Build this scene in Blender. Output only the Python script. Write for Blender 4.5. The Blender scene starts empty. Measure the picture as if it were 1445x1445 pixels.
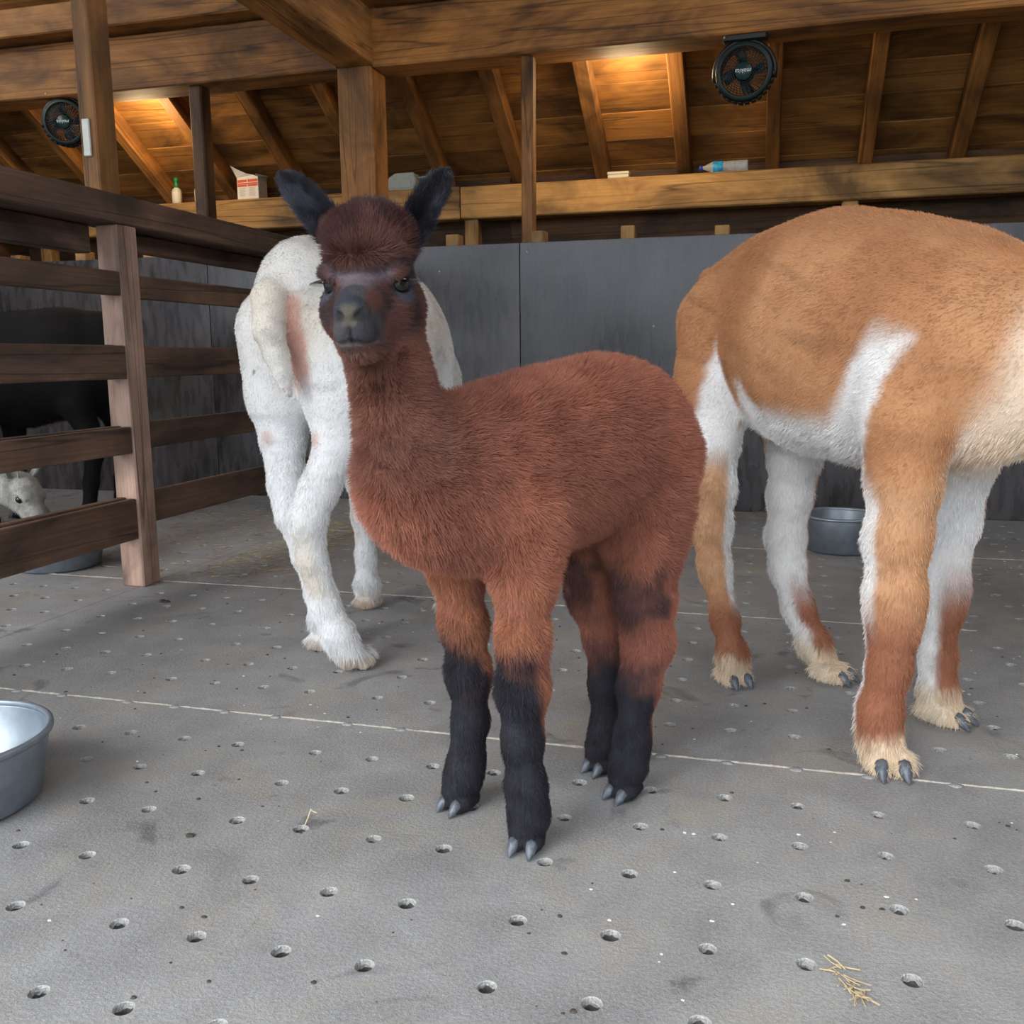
import bpy, bmesh, math, random
import numpy as np
from mathutils import Vector, Matrix

random.seed(7)
rng = np.random.default_rng(11)
SC = bpy.context.scene
COL = SC.collection

# ------------------------------------------------------------------ camera
F_PX, PITCH, YAW, ROLL, CAM_H = 1333.46, math.radians(9.316), math.radians(15.355), math.radians(-0.509), 0.80
cy, sy, cp, sp = math.cos(YAW), math.sin(YAW), math.cos(PITCH), math.sin(PITCH)
fw = Vector((-sy * cp, cy * cp, -sp)); rt = Vector((cy, sy, 0)); up = rt.cross(fw)
cr, sr = math.cos(ROLL), math.sin(ROLL)
r2 = rt * cr + up * sr; u2 = up * cr - rt * sr
cam_data = bpy.data.cameras.new('camera')
cam_data.sensor_width = 36.0; cam_data.sensor_fit = 'HORIZONTAL'
cam_data.lens = 36.0 * F_PX / 1445.0
cam_data.clip_start = 0.02
cam = bpy.data.objects.new('camera', cam_data)
M = Matrix((r2, u2, -fw)).transposed().to_4x4()
M.translation = Vector((0, 0, CAM_H))
cam.matrix_world = M
COL.objects.link(cam)
SC.camera = cam

# ------------------------------------------------------------------ sky, exposure
SC.view_settings.view_transform = 'Standard'
SC.view_settings.look = 'None'
SC.view_settings.gamma = 1.0
SC.view_settings.use_curve_mapping = False
SC.view_settings.exposure = 0.72
w = bpy.data.worlds.new('overcast_sky'); SC.world = w; w.use_nodes = True
nt = w.node_tree; nt.nodes.clear()
o_ = nt.nodes.new('ShaderNodeOutputWorld'); b_ = nt.nodes.new('ShaderNodeBackground')
tc = nt.nodes.new('ShaderNodeTexCoord'); sx = nt.nodes.new('ShaderNodeSeparateXYZ')
rmp = nt.nodes.new('ShaderNodeValToRGB')
rmp.color_ramp.elements[0].position = 0.45; rmp.color_ramp.elements[0].color = (0.62, 0.70, 0.80, 1)
rmp.color_ramp.elements[1].position = 1.0; rmp.color_ramp.elements[1].color = (0.86, 0.93, 1.0, 1)
mr = nt.nodes.new('ShaderNodeMapRange'); mr.inputs[1].default_value = -1; mr.inputs[2].default_value = 1
nt.links.new(tc.outputs['Generated'], sx.inputs[0]); nt.links.new(sx.outputs[2], mr.inputs[0])
nt.links.new(mr.outputs[0], rmp.inputs[0]); nt.links.new(rmp.outputs[0], b_.inputs[0])
b_.inputs[1].default_value = 2.6
nt.links.new(b_.outputs[0], o_.inputs[0])
# the sun behind thin cloud: very soft, from the front left, through the open front of the shed
sun_d = bpy.data.lights.new('hazy_sun', 'SUN'); sun_d.energy = 1.6; sun_d.angle = math.radians(35)
sun_d.color = (1.0, 0.97, 0.92)
sun = bpy.data.objects.new('hazy_sun', sun_d); COL.objects.link(sun)
sun.rotation_euler = Vector((0.42, 0.80, -0.62)).to_track_quat('-Z', 'Y').to_euler()
SC.cycles.max_bounces = 8
SC.cycles.diffuse_bounces = 4
SC.cycles.glossy_bounces = 3
SC.cycles.use_denoising = True

# ------------------------------------------------------------------ helpers
def link(o, parent=None):
    COL.objects.link(o)
    if parent: o.parent = parent
    return o

def empty(name, loc=(0, 0, 0)):
    o = bpy.data.objects.new(name, None); o.location = loc
    o.empty_display_size = 0.05
    return link(o)

def tag(o, label=None, cat=None, group=None, kind=None):
    if label: o['label'] = label
    if cat: o['category'] = cat
    if group: o['group'] = group
    if kind: o['kind'] = kind
    return o

def mesh_obj(name, verts, faces, mat, parent=None, smooth=False):
    me = bpy.data.meshes.new(name)
    me.from_pydata([tuple(v) for v in verts], [], [tuple(f) for f in faces])
    if smooth: me.polygons.foreach_set('use_smooth', [True] * len(me.polygons))
    me.materials.append(mat); me.update()
    o = bpy.data.objects.new(name, me)
    return link(o, parent)

def bm_obj(name, bm, mat, parent=None, smooth=False):
    me = bpy.data.meshes.new(name); bm.to_mesh(me); bm.free()
    if smooth: me.polygons.foreach_set('use_smooth', [True] * len(me.polygons))
    me.materials.append(mat)
    o = bpy.data.objects.new(name, me)
    return link(o, parent)

def box_mesh(name, sx, sy, sz, mat, bev=0.004, cuts=0, wob=0.0):
    bm = bmesh.new()
    bmesh.ops.create_cube(bm, size=1.0)
    for v in bm.verts: v.co = Vector((v.co.x * sx, v.co.y * sy, v.co.z * sz))
    if bev > 0:
        bmesh.ops.bevel(bm, geom=list(bm.edges), offset=min(bev, 0.3 * min(sx, sy, sz)), segments=1, affect='EDGES')
    if cuts:
        el = [e for e in bm.edges if abs(e.verts[0].co.x - e.verts[1].co.x) > sx * 0.5]
        bmesh.ops.subdivide_edges(bm, edges=el, cuts=cuts)
        ph = random.random() * 50
        for v in bm.verts:
            t = v.co.x * 2.3 + ph
            v.co.y += wob * math.sin(t * 1.7) * (1 if v.co.y > 0 else .6)
            v.co.z += wob * math.sin(t * 1.1 + 2) * (1 if v.co.z > 0 else .7)
    me = bpy.data.meshes.new(name); bm.to_mesh(me); bm.free(); me.materials.append(mat)
    return me

def box(name, lo, hi, mat, parent=None, bev=0.004, axis=None, cuts=0, wob=0.0):
    """Axis-aligned timber between two corners; local x runs along its longest side."""
    lo = np.array(lo, float); hi = np.array(hi, float); d = hi - lo; c = (lo + hi) / 2
    a = int(np.argmax(d)) if axis is None else axis
    if a == 0: s = d; R = Matrix.Identity(3)
    elif a == 1: s = (d[1], d[0], d[2]); R = Matrix(((0, -1, 0), (1, 0, 0), (0, 0, 1)))
    else: s = (d[2], d[1], d[0]); R = Matrix(((0, 0, -1), (0, 1, 0), (1, 0, 0)))
    o = bpy.data.objects.new(name, box_mesh(name, s[0], s[1], s[2], mat, bev, cuts, wob))
    link(o, parent)
    off = Vector(c) - (parent.location if parent else Vector((0, 0, 0)))
    o.matrix_local = Matrix.Translation(off) @ R.to_4x4()
    return o

def bar(name, p0, p1, w_, h_, mat, parent=None, bev=0.004, upv=(0, 0, 1)):
    p0 = Vector(p0); p1 = Vector(p1); d = p1 - p0; L = d.length; x = d / L
    y = Vector(upv).cross(x).normalized(); z = x.cross(y)
    o = bpy.data.objects.new(name, box_mesh(name, L, w_, h_, mat, bev)); link(o, parent)
    m = Matrix((x, y, z)).transposed().to_4x4()
    m.translation = (p0 + p1) / 2 - (parent.location if parent else Vector((0, 0, 0)))
    o.matrix_local = m
    return o

def lathe(bm, prof, n=40, c=(0, 0, 0), axis='Z', cap=False):
    rings = []
    for r, h in prof:
        ring = []
        for i in range(n):
            a = 2 * math.pi * i / n
            if axis == 'Z': p = (c[0] + r * math.cos(a), c[1] + r * math.sin(a), c[2] + h)
            elif axis == 'Y': p = (c[0] + r * math.cos(a), c[1] + h, c[2] + r * math.sin(a))
            else: p = (c[0] + h, c[1] + r * math.cos(a), c[2] + r * math.sin(a))
            ring.append(bm.verts.new(p))
        rings.append(ring)
    for a, b in zip(rings[:-1], rings[1:]):
        for i in range(n):
            bm.faces.new((a[i], a[(i + 1) % n], b[(i + 1) % n], b[i]))
    if cap:
        bm.faces.new(rings[0][::-1]); bm.faces.new(rings[-1])
    return rings

def tube(bm, pts, r, n=6):
    pts = [Vector(p) for p in pts]; rings = []
    for i, p in enumerate(pts):
        d = (pts[min(i + 1, len(pts) - 1)] - pts[max(i - 1, 0)]).normalized()
        a = d.orthogonal().normalized() if i == 0 else (a - d * a.dot(d)).normalized()
        b = d.cross(a); rr = r[i] if isinstance(r, (list, tuple)) else r
        rings.append([bm.verts.new(p + (a * math.cos(2 * math.pi * k / n) + b * math.sin(2 * math.pi * k / n)) * rr) for k in range(n)])
    for a_, b_ in zip(rings[:-1], rings[1:]):
        for k in range(n): bm.faces.new((a_[k], a_[(k + 1) % n], b_[(k + 1) % n], b_[k]))
    bm.faces.new(rings[0][::-1]); bm.faces.new(rings[-1])

# ------------------------------------------------------------------ materials
def new_mat(name):
    m = bpy.data.materials.new(name); m.use_nodes = True
    n = m.node_tree.nodes; b = n['Principled BSDF']
    return m, n, m.node_tree.links, b

def plain(name, col, rough=0.6, metal=0.0, bump=0.0, scale=60, var=0.25):
    m, n, l, b = new_mat(name)
    b.inputs['Roughness'].default_value = rough; b.inputs['Metallic'].default_value = metal
    t = n.new('ShaderNodeTexCoord'); ns = n.new('ShaderNodeTexNoise'); ns.inputs['Scale'].default_value = scale
    ns.inputs['Detail'].default_value = 4
    l.new(t.outputs['Object'], ns.inputs['Vector'])
    r = n.new('ShaderNodeValToRGB')
    r.color_ramp.elements[0].position = .3; r.color_ramp.elements[1].position = .7
    r.color_ramp.elements[0].color = tuple(c * (1 - var) for c in col) + (1,)
    r.color_ramp.elements[1].color = tuple(min(1, c * (1 + var)) for c in col) + (1,)
    l.new(ns.outputs[0], r.inputs[0]); l.new(r.outputs[0], b.inputs['Base Color'])
    if bump:
        bp = n.new('ShaderNodeBump'); bp.inputs['Strength'].default_value = bump; bp.inputs['Distance'].default_value = .01
        l.new(ns.outputs[0], bp.inputs['Height']); l.new(bp.outputs[0], b.inputs['Normal'])
    return m

def wood(name, dark, mid, light, rough=0.7, grain=14.0, crack=0.62, knots=True, bump=0.5, dust=0.0):
    """Grain runs along local x. Random offset per object so that no two pieces look alike."""
    m, n, l, b = new_mat(name)
    b.inputs['Roughness'].default_value = rough
    t = n.new('ShaderNodeTexCoord'); oi = n.new('ShaderNodeObjectInfo')
    mul = n.new('ShaderNodeMath'); mul.operation = 'MULTIPLY'; mul.inputs[1].default_value = 37.0
    l.new(oi.outputs['Random'], mul.inputs[0])
    add = n.new('ShaderNodeVectorMath'); add.operation = 'ADD'
    l.new(t.outputs['Object'], add.inputs[0]); l.new(mul.outputs[0], add.inputs[1])
    def noise(scale_vec, sc, det, dist=0.0):  # stretched along the grain
        mp = n.new('ShaderNodeMapping'); mp.inputs['Scale'].default_value = scale_vec
        l.new(add.outputs[0], mp.inputs['Vector'])
        ns = n.new('ShaderNodeTexNoise'); ns.inputs['Scale'].default_value = sc; ns.inputs['Detail'].default_value = det
        ns.inputs['Roughness'].default_value = .62; ns.inputs['Distortion'].default_value = dist
        l.new(mp.outputs[0], ns.inputs['Vector']); return ns.outputs[0]
    g1 = noise((0.10, 1, 1), grain, 6, 0.6)
    g2 = noise((0.03, 1, 1), grain * 7, 4, 0.2)
    blotch = noise((0.5, 1, 1), 3.2, 4, 0.8)
    r = n.new('ShaderNodeValToRGB'); e = r.color_ramp.elements
    e[0].position = .28; e[0].color = dark + (1,); e[1].position = .75; e[1].color = light + (1,)
    x = e.new(.52); x.color = mid + (1,)
    mix = n.new('ShaderNodeMath'); mix.operation = 'MULTIPLY_ADD'; mix.inputs[1].default_value = .45
    l.new(g2, mix.inputs[0])
    sc = n.new('ShaderNodeMath'); sc.operation = 'MULTIPLY'; sc.inputs[1].default_value = .55
    l.new(g1, sc.inputs[0]); l.new(sc.outputs[0], mix.inputs[2])
    l.new(mix.outputs[0], r.inputs[0])
    # stains: large blotches of darker wood
    bl = n.new('ShaderNodeMapRange'); bl.inputs[1].default_value = .36; bl.inputs[2].default_value = .62
    bl.inputs[3].default_value = .34; bl.inputs[4].default_value = 1.18
    l.new(blotch, bl.inputs[0])
    mc = n.new('ShaderNodeMix'); mc.data_type = 'RGBA'; mc.blend_type = 'MULTIPLY'; mc.inputs[0].default_value = 1
    l.new(r.outputs[0], mc.inputs[6]); l.new(bl.outputs[0], mc.inputs[7])
    col = mc.outputs[2]
    # drying cracks along the grain
    ck = noise((0.03, 1, 1), 8, 2, .35)
    cm = n.new('ShaderNodeMath'); cm.operation = 'SUBTRACT'; cm.inputs[1].default_value = .5; l.new(ck, cm.inputs[0])
    ab = n.new('ShaderNodeMath'); ab.operation = 'ABSOLUTE'; l.new(cm.outputs[0], ab.inputs[0])
    cr_ = n.new('ShaderNodeMapRange'); cr_.inputs[1].default_value = .0; cr_.inputs[2].default_value = .011
    cr_.inputs[3].default_value = 1 - crack; cr_.inputs[4].default_value = 1
    l.new(ab.outputs[0], cr_.inputs[0])
    m2 = n.new('ShaderNodeMix'); m2.data_type = 'RGBA'; m2.blend_type = 'MULTIPLY'; m2.inputs[0].default_value = 1
    l.new(col, m2.inputs[6]); l.new(cr_.outputs[0], m2.inputs[7]); col = m2.outputs[2]
    if knots:
        mp = n.new('ShaderNodeMapping'); mp.inputs['Scale'].default_value = (1.4, 4.2, 4.2); l.new(add.outputs[0], mp.inputs['Vector'])
        vo = n.new('ShaderNodeTexVoronoi'); vo.inputs['Scale'].default_value = 1.0; l.new(mp.outputs[0], vo.inputs['Vector'])
        kr = n.new('ShaderNodeMapRange'); kr.inputs[1].default_value = .05; kr.inputs[2].default_value = .17
        kr.inputs[3].default_value = .35; kr.inputs[4].default_value = 1
        l.new(vo.outputs['Distance'], kr.inputs[0])
        m3 = n.new('ShaderNodeMix'); m3.data_type = 'RGBA'; m3.blend_type = 'MULTIPLY'; m3.inputs[0].default_value = 1
        l.new(col, m3.inputs[6]); l.new(kr.outputs[0], m3.inputs[7]); col = m3.outputs[2]
    hv = n.new('ShaderNodeHueSaturation')
    vv = n.new('ShaderNodeMapRange'); vv.inputs[3].default_value = .8; vv.inputs[4].default_value = 1.2
    l.new(oi.outputs['Random'], vv.inputs[0]); l.new(vv.outputs[0], hv.inputs['Value']); l.new(col, hv.inputs['Color'])
    l.new(hv.outputs[0], b.inputs['Base Color'])
    bp = n.new('ShaderNodeBump'); bp.inputs['Strength'].default_value = bump; bp.inputs['Distance'].default_value = .006
    hm = n.new('ShaderNodeMath'); hm.operation = 'MULTIPLY'
    l.new(mix.outputs[0], hm.inputs[0]); l.new(cr_.outputs[0], hm.inputs[1])
    l.new(hm.outputs[0], bp.inputs['Height']); l.new(bp.outputs[0], b.inputs['Normal'])
    return m

OAK = wood('oak_beam', (.14, .050, .011), (.34, .142, .032), (.48, .225, .060))
OAK_PALE = wood('pale_oak', (.28, .14, .04), (.47, .255, .078), (.60, .36, .13))
BOARD = wood('roof_board', (.17, .066, .013), (.33, .145, .032), (.46, .225, .058), grain=9)
OAK_DARK = wood('dark_oak', (.05, .022, .008), (.12, .055, .018), (.2, .1, .035))
POST = wood('fence_post_wood', (.20, .115, .078), (.36, .225, .165), (.46, .31, .24), knots=False, grain=18)
RAIL = wood('fence_rail_wood', (.05, .026, .016), (.125, .068, .042), (.20, .12, .08), knots=False, grain=16)

def panel_mat():
    m, n, l, b = new_mat('coated_plywood')
    t = n.new('ShaderNodeTexCoord')
    oi = n.new('ShaderNodeObjectInfo')
    ns = n.new('ShaderNodeTexNoise'); ns.inputs['Scale'].default_value = 1.7; ns.inputs['Detail'].default_value = 6
    n2 = n.new('ShaderNodeTexNoise'); n2.inputs['Scale'].default_value = 28; n2.inputs['Detail'].default_value = 5
    mp = n.new('ShaderNodeMapping'); mp.inputs['Scale'].default_value = (1, 1, .25); l.new(t.outputs['Object'], mp.inputs['Vector'])
    l.new(t.outputs['Object'], ns.inputs['Vector']); l.new(mp.outputs[0], n2.inputs['Vector'])
    r = n.new('ShaderNodeValToRGB'); e = r.color_ramp.elements
    e[0].position = .38; e[0].color = (.022, .019, .019, 1); e[1].position = .64; e[1].color = (.100, .088, .090, 1)
    mx = n.new('ShaderNodeMath'); mx.operation = 'MULTIPLY_ADD'; mx.inputs[1].default_value = .35
    sc = n.new('ShaderNodeMath'); sc.operation = 'MULTIPLY'; sc.inputs[1].default_value = .65
    l.new(ns.outputs[0], sc.inputs[0]); l.new(n2.outputs[0], mx.inputs[0]); l.new(sc.outputs[0], mx.inputs[2]); l.new(mx.outputs[0], r.inputs[0])
    # pale scuffs and specks
    vo = n.new('ShaderNodeTexVoronoi'); vo.inputs['Scale'].default_value = 17; l.new(t.outputs['Object'], vo.inputs['Vector'])
    sp_ = n.new('ShaderNodeMapRange'); sp_.inputs[1].default_value = .035; sp_.inputs[2].default_value = .06; sp_.inputs[3].default_value = 1; sp_.inputs[4].default_value = 0
    l.new(vo.outputs['Distance'], sp_.inputs[0])
    n3 = n.new('ShaderNodeTexNoise'); n3.inputs['Scale'].default_value = 5; l.new(t.outputs['Object'], n3.inputs['Vector'])
    g = n.new('ShaderNodeMapRange'); g.inputs[1].default_value = .52; g.inputs[2].default_value = .6; l.new(n3.outputs[0], g.inputs[0])
    mm = n.new('ShaderNodeMath'); mm.operation = 'MULTIPLY'; l.new(sp_.outputs[0], mm.inputs[0]); l.new(g.outputs[0], mm.inputs[1])
    mm2 = n.new('ShaderNodeMath'); mm2.operation = 'MULTIPLY'; mm2.inputs[1].default_value = .8; l.new(mm.outputs[0], mm2.inputs[0])
    mc = n.new('ShaderNodeMix'); mc.data_type = 'RGBA'; mc.inputs[7].default_value = (.35, .34, .33, 1)
    l.new(mm2.outputs[0], mc.inputs[0]); l.new(r.outputs[0], mc.inputs[6])
    sc_ = n.new('ShaderNodeMapping'); sc_.inputs['Scale'].default_value = (26, 26, 3.2); sc_.inputs['Rotation'].default_value = (0, .25, 0); l.new(t.outputs['Object'], sc_.inputs['Vector'])
    n4 = n.new('ShaderNodeTexNoise'); n4.inputs['Scale'].default_value = 1.0; n4.inputs['Detail'].default_value = 5; n4.inputs['Roughness'].default_value = .75; n4.inputs['Distortion'].default_value = .6
    l.new(sc_.outputs[0], n4.inputs['Vector'])
    s4 = n.new('ShaderNodeMapRange'); s4.inputs[1].default_value = .60; s4.inputs[2].default_value = .68; s4.inputs[3].default_value = 0; s4.inputs[4].default_value = .8
    l.new(n4.outputs[0], s4.inputs[0])
    g4 = n.new('ShaderNodeMapRange'); g4.inputs[1].default_value = .42; g4.inputs[2].default_value = .58; l.new(ns.outputs[0], g4.inputs[0])
    m4 = n.new('ShaderNodeMath'); m4.operation = 'MULTIPLY'; l.new(s4.outputs[0], m4.inputs[0]); l.new(g4.outputs[0], m4.inputs[1])
    c4 = n.new('ShaderNodeMix'); c4.data_type = 'RGBA'; c4.inputs[7].default_value = (.008, .007, .007, 1)
    l.new(m4.outputs[0], c4.inputs[0]); l.new(mc.outputs[2], c4.inputs[6])
    l.new(c4.outputs[2], b.inputs['Base Color'])
    rr = n.new('ShaderNodeMapRange'); rr.inputs[3].default_value = .16; rr.inputs[4].default_value = .40
    l.new(n2.outputs[0], rr.inputs[0]); l.new(rr.outputs[0], b.inputs['Roughness'])
    bp = n.new('ShaderNodeBump'); bp.inputs['Strength'].default_value = .06; bp.inputs['Distance'].default_value = .01
    l.new(n2.outputs[0], bp.inputs['Height']); l.new(bp.outputs[0], b.inputs['Normal'])
    return m
PANEL = panel_mat()

def mat_rubber():
    m, n, l, b = new_mat('dusty_rubber')
    t = n.new('ShaderNodeTexCoord')
    def noise(s, d, ro=.6, dist=0):
        x = n.new('ShaderNodeTexNoise'); x.inputs['Scale'].default_value = s; x.inputs['Detail'].default_value = d
        x.inputs['Roughness'].default_value = ro; x.inputs['Distortion'].default_value = dist
        l.new(t.outputs['Object'], x.inputs['Vector']); return x.outputs[0]
    big = noise(1.1, 5); mid = noise(7, 6, .65, .4); fine = noise(150, 4, .75); grit = noise(330, 2, .8)
    r = n.new('ShaderNodeValToRGB'); e = r.color_ramp.elements
    e[0].position = .36; e[0].color = (.160, .157, .156, 1); e[1].position = .66; e[1].color = (.385, .385, .385, 1)
    a = n.new('ShaderNodeMath'); a.operation = 'MULTIPLY_ADD'; a.inputs[1].default_value = .35
    s1 = n.new('ShaderNodeMath'); s1.operation = 'MULTIPLY_ADD'; s1.inputs[1].default_value = .3
    s2 = n.new('ShaderNodeMath'); s2.operation = 'MULTIPLY'; s2.inputs[1].default_value = .35
    l.new(big, s2.inputs[0]); l.new(mid, s1.inputs[0]); l.new(s2.outputs[0], s1.inputs[2])
    l.new(fine, a.inputs[0]); l.new(s1.outputs[0], a.inputs[2]); l.new(a.outputs[0], r.inputs[0])
    # tan dirt
    d1 = noise(4.3, 5, .7, .5)
    dr = n.new('ShaderNodeMapRange'); dr.inputs[1].default_value = .50; dr.inputs[2].default_value = .66; dr.inputs[4].default_value = .48
    l.new(d1, dr.inputs[0])
    mc = n.new('ShaderNodeMix'); mc.data_type = 'RGBA'; mc.inputs[7].default_value = (.33, .285, .215, 1)
    l.new(dr.outputs[0], mc.inputs[0]); l.new(r.outputs[0], mc.inputs[6])
    # dark damp spots
    d2 = noise(6.1, 3, .6, .8)
    dk = n.new('ShaderNodeMapRange'); dk.inputs[1].default_value = .62; dk.inputs[2].default_value = .70; dk.inputs[3].default_value = 1; dk.inputs[4].default_value = .58
    l.new(d2, dk.inputs[0])
    m2 = n.new('ShaderNodeMix'); m2.data_type = 'RGBA'; m2.blend_type = 'MULTIPLY'; m2.inputs[0].default_value = 1
    l.new(mc.outputs[2], m2.inputs[6]); l.new(dk.outputs[0], m2.inputs[7])
    # light grit
    gr = n.new('ShaderNodeMapRange'); gr.inputs[1].default_value = .56; gr.inputs[2].default_value = .70; gr.inputs[4].default_value = .55
    l.new(grit, gr.inputs[0])
    m3 = n.new('ShaderNodeMix'); m3.data_type = 'RGBA'; m3.inputs[7].default_value = (.52, .51, .49, 1)
    l.new(gr.outputs[0], m3.inputs[0]); l.new(m2.outputs[2], m3.inputs[6])
    l.new(m3.outputs[2], b.inputs['Base Color'])
    b.inputs['Roughness'].default_value = .72
    ad = n.new('ShaderNodeMath'); ad.operation = 'MULTIPLY_ADD'; ad.inputs[1].default_value = .35
    l.new(mid, ad.inputs[0]); l.new(fine, ad.inputs[2])
    bp = n.new('ShaderNodeBump'); bp.inputs['Strength'].default_value = .6; bp.inputs['Distance'].default_value = .004
    l.new(ad.outputs[0], bp.inputs['Height']); l.new(bp.outputs[0], b.inputs['Normal'])
    return m
RUBBER = mat_rubber()
HOLE_SHADE = plain('hole_shade', (.075, .072, .07), .9, scale=200)  # dark colour stands in for the shade deep in the mat holes
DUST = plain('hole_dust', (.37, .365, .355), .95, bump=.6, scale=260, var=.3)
SEAM = plain('seam_dust', (.40, .36, .31), .95, bump=.5, scale=90)
CONCRETE = plain('slab_concrete', (.10, .097, .093), .9)
GRAVEL = plain('yard_gravel', (.34, .32, .29), .95, scale=30)
GALV = plain('dull_galvanised_metal', (.27, .31, .35), .42, .7, bump=.05, scale=22, var=.18)
STEEL = plain('latch_steel', (.40, .39, .34), .45, .6, scale=40, var=.1)
BLACKP = plain('black_plastic', (.006, .007, .007), .45, scale=30)
TEAL = plain('dark_teal_plastic', (.006, .035, .033), .42, scale=30)
DKGREEN = plain('green_black_plastic', (.008, .020, .018), .55, scale=30)
WHITE = plain('white_lettering', (.75, .8, .78), .6, scale=30, var=.05)
CARDW = plain('white_card', (.74, .70, .64), .7, scale=25, var=.06)
CARDR = plain('red_print', (.62, .09, .035), .65, scale=25, var=.08)
CARDG = plain('grey_card', (.36, .33, .28), .8, scale=80, var=.2)
PRINT = plain('fine_print', (.42, .40, .37), .7, scale=40, var=.1)
GREYP = plain('grey_plastic', (.36, .40, .37), .5, scale=25, var=.08)
GREENC = plain('green_cap', (.01, .22, .06), .35, scale=25, var=.1)
LABELC = plain('cream_label', (.58, .58, .50), .6, scale=60, var=.15)
BLUECAP = plain('blue_cap', (.03, .06, .5), .35, scale=25, var=.1)
BLUELAB = plain('blue_label', (.03, .36, .68), .4, scale=60, var=.25)
CREAM = plain('cream_tin', (.70, .66, .52), .5, scale=25, var=.05)
STRAW = plain('straw', (.46, .36, .21), .8, scale=25, var=.25)
LITTER = plain('hay_litter', (.36, .29, .16), .9, scale=25, var=.3)
DUNG = plain('dark_droppings', (.05, .04, .03), .8, scale=40)
CHIP = plain('pale_chips', (.62, .60, .55), .8, scale=40)

def glass(name, col, rough=.08):
    m, n, l, b = new_mat(name)
    b.inputs['Base Color'].default_value = col + (1,); b.inputs['Roughness'].default_value = rough
    b.inputs['Transmission Weight'].default_value = .65; b.inputs['IOR'].default_value = 1.25
    return m
CLEAR = glass('clear_plastic', (.86, .93, .95))

def emit(name, col, s):
    m, n, l, b = new_mat(name)
    b.inputs['Base Color'].default_value = col + (1,)
    b.inputs['Emission Color'].default_value = col + (1,); b.inputs['Emission Strength'].default_value = s
    return m

# ------------------------------------------------------------------ floor: studded stable mats
HOLE_R, HOLE_D = .0130, .021
X_COLS = {}
# x-seams of the mats and the columns of holes inside each
SEAMS_X = [-5.58, -5.01, -4.44, -3.87, -3.30, -2.73, -2.16, -1.543, -.972, -.413, .2815, .84, 1.41, 1.98, 2.55]
COLS = []
for a, b in zip(SEAMS_X[:-1], SEAMS_X[1:]):
    n_ = 5 if b - a > .65 else 4
    known = {(-2.16): [-2.03, -1.90, -1.768, -1.635], (-1.543): [-1.450, -1.322, -1.189, -1.060], (-.972): [-.883, -.755, -.624, -.498],
             (-.413): [-.328, -.193, -.061, .070, .204], (.2815): [.357, .489, .62, .75]}
    COLS.append(known.get(a) or [a + (b - a) * (.15 + .7 * k / (n_ - 1)) for k in range(n_)])
SEAMS_Y = [-1.455, -.36, .735, 1.827, 2.922, 4.0, 4.965]
ROW_OFF = [.165, .318, .468, .632, .785, .93]
ROWS = []
for a, b in zip(SEAMS_Y[:-1], SEAMS_Y[1:]):
    ROWS.append([a + o for o in ROW_OFF if a + o < b - .05])
floor = box('floor', (-5.6, -1.5, -.12), (2.56, 6.4, -.030), CONCRETE, bev=0)
tag(floor, kind='structure')

def mat_cells(xs_edges, xs, ys_edges, ys):
    V = []; Fc = []; Mi = []
    N = 16
    ang = np.arange(N) * 2 * math.pi / N + math.pi / N
    for i, x in enumerate(xs):
        for j, y in enumerate(ys):
            x0, x1, y0, y1 = xs_edges[i], xs_edges[i + 1], ys_edges[j], ys_edges[j + 1]
            j1, j2 = random.gauss(0, .0015), random.gauss(0, .0015)
            hx, hy = x + j1, y + j2
            dep = HOLE_D * random.uniform(.7, 1.15); R = HOLE_R * random.uniform(.92, 1.06)
            base = len(V)
            # outer ring: along the cell border, four points per side
            per = []
            for k in range(4): per.append((x1, y0 + (y1 - y0) * (k + 4) / 4 if False else y0 + (y1 - y0) * k / 4))
            for k in range(4): per.append((x1 - (x1 - x0) * k / 4, y1))
            for k in range(4): per.append((x0, y1 - (y1 - y0) * k / 4))
            for k in range(4): per.append((x0 + (x1 - x0) * k / 4, y0))
            a0 = -3 * math.pi / 4 + math.pi / 2
            V.extend((p[0], p[1], 0) for p in per)
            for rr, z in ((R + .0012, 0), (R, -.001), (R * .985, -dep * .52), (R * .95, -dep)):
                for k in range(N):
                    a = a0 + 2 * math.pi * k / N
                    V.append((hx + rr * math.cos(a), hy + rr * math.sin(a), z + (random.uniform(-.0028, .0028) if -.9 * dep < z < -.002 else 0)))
            V.append((hx, hy, -dep * .93)); c = len(V) - 1
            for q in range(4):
                if q == 3: Mi.extend([2] * N)  # lower wall and bottom: painted shade, pale dust only above
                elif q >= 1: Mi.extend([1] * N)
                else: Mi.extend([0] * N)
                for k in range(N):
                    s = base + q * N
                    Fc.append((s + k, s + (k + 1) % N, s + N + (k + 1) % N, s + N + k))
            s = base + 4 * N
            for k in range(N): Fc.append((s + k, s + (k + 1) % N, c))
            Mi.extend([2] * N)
    return V, Fc, Mi

def edges_of(a, b, cs):
    return [a] + [(p + q) / 2 for p, q in zip(cs[:-1], cs[1:])] + [b]
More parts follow.
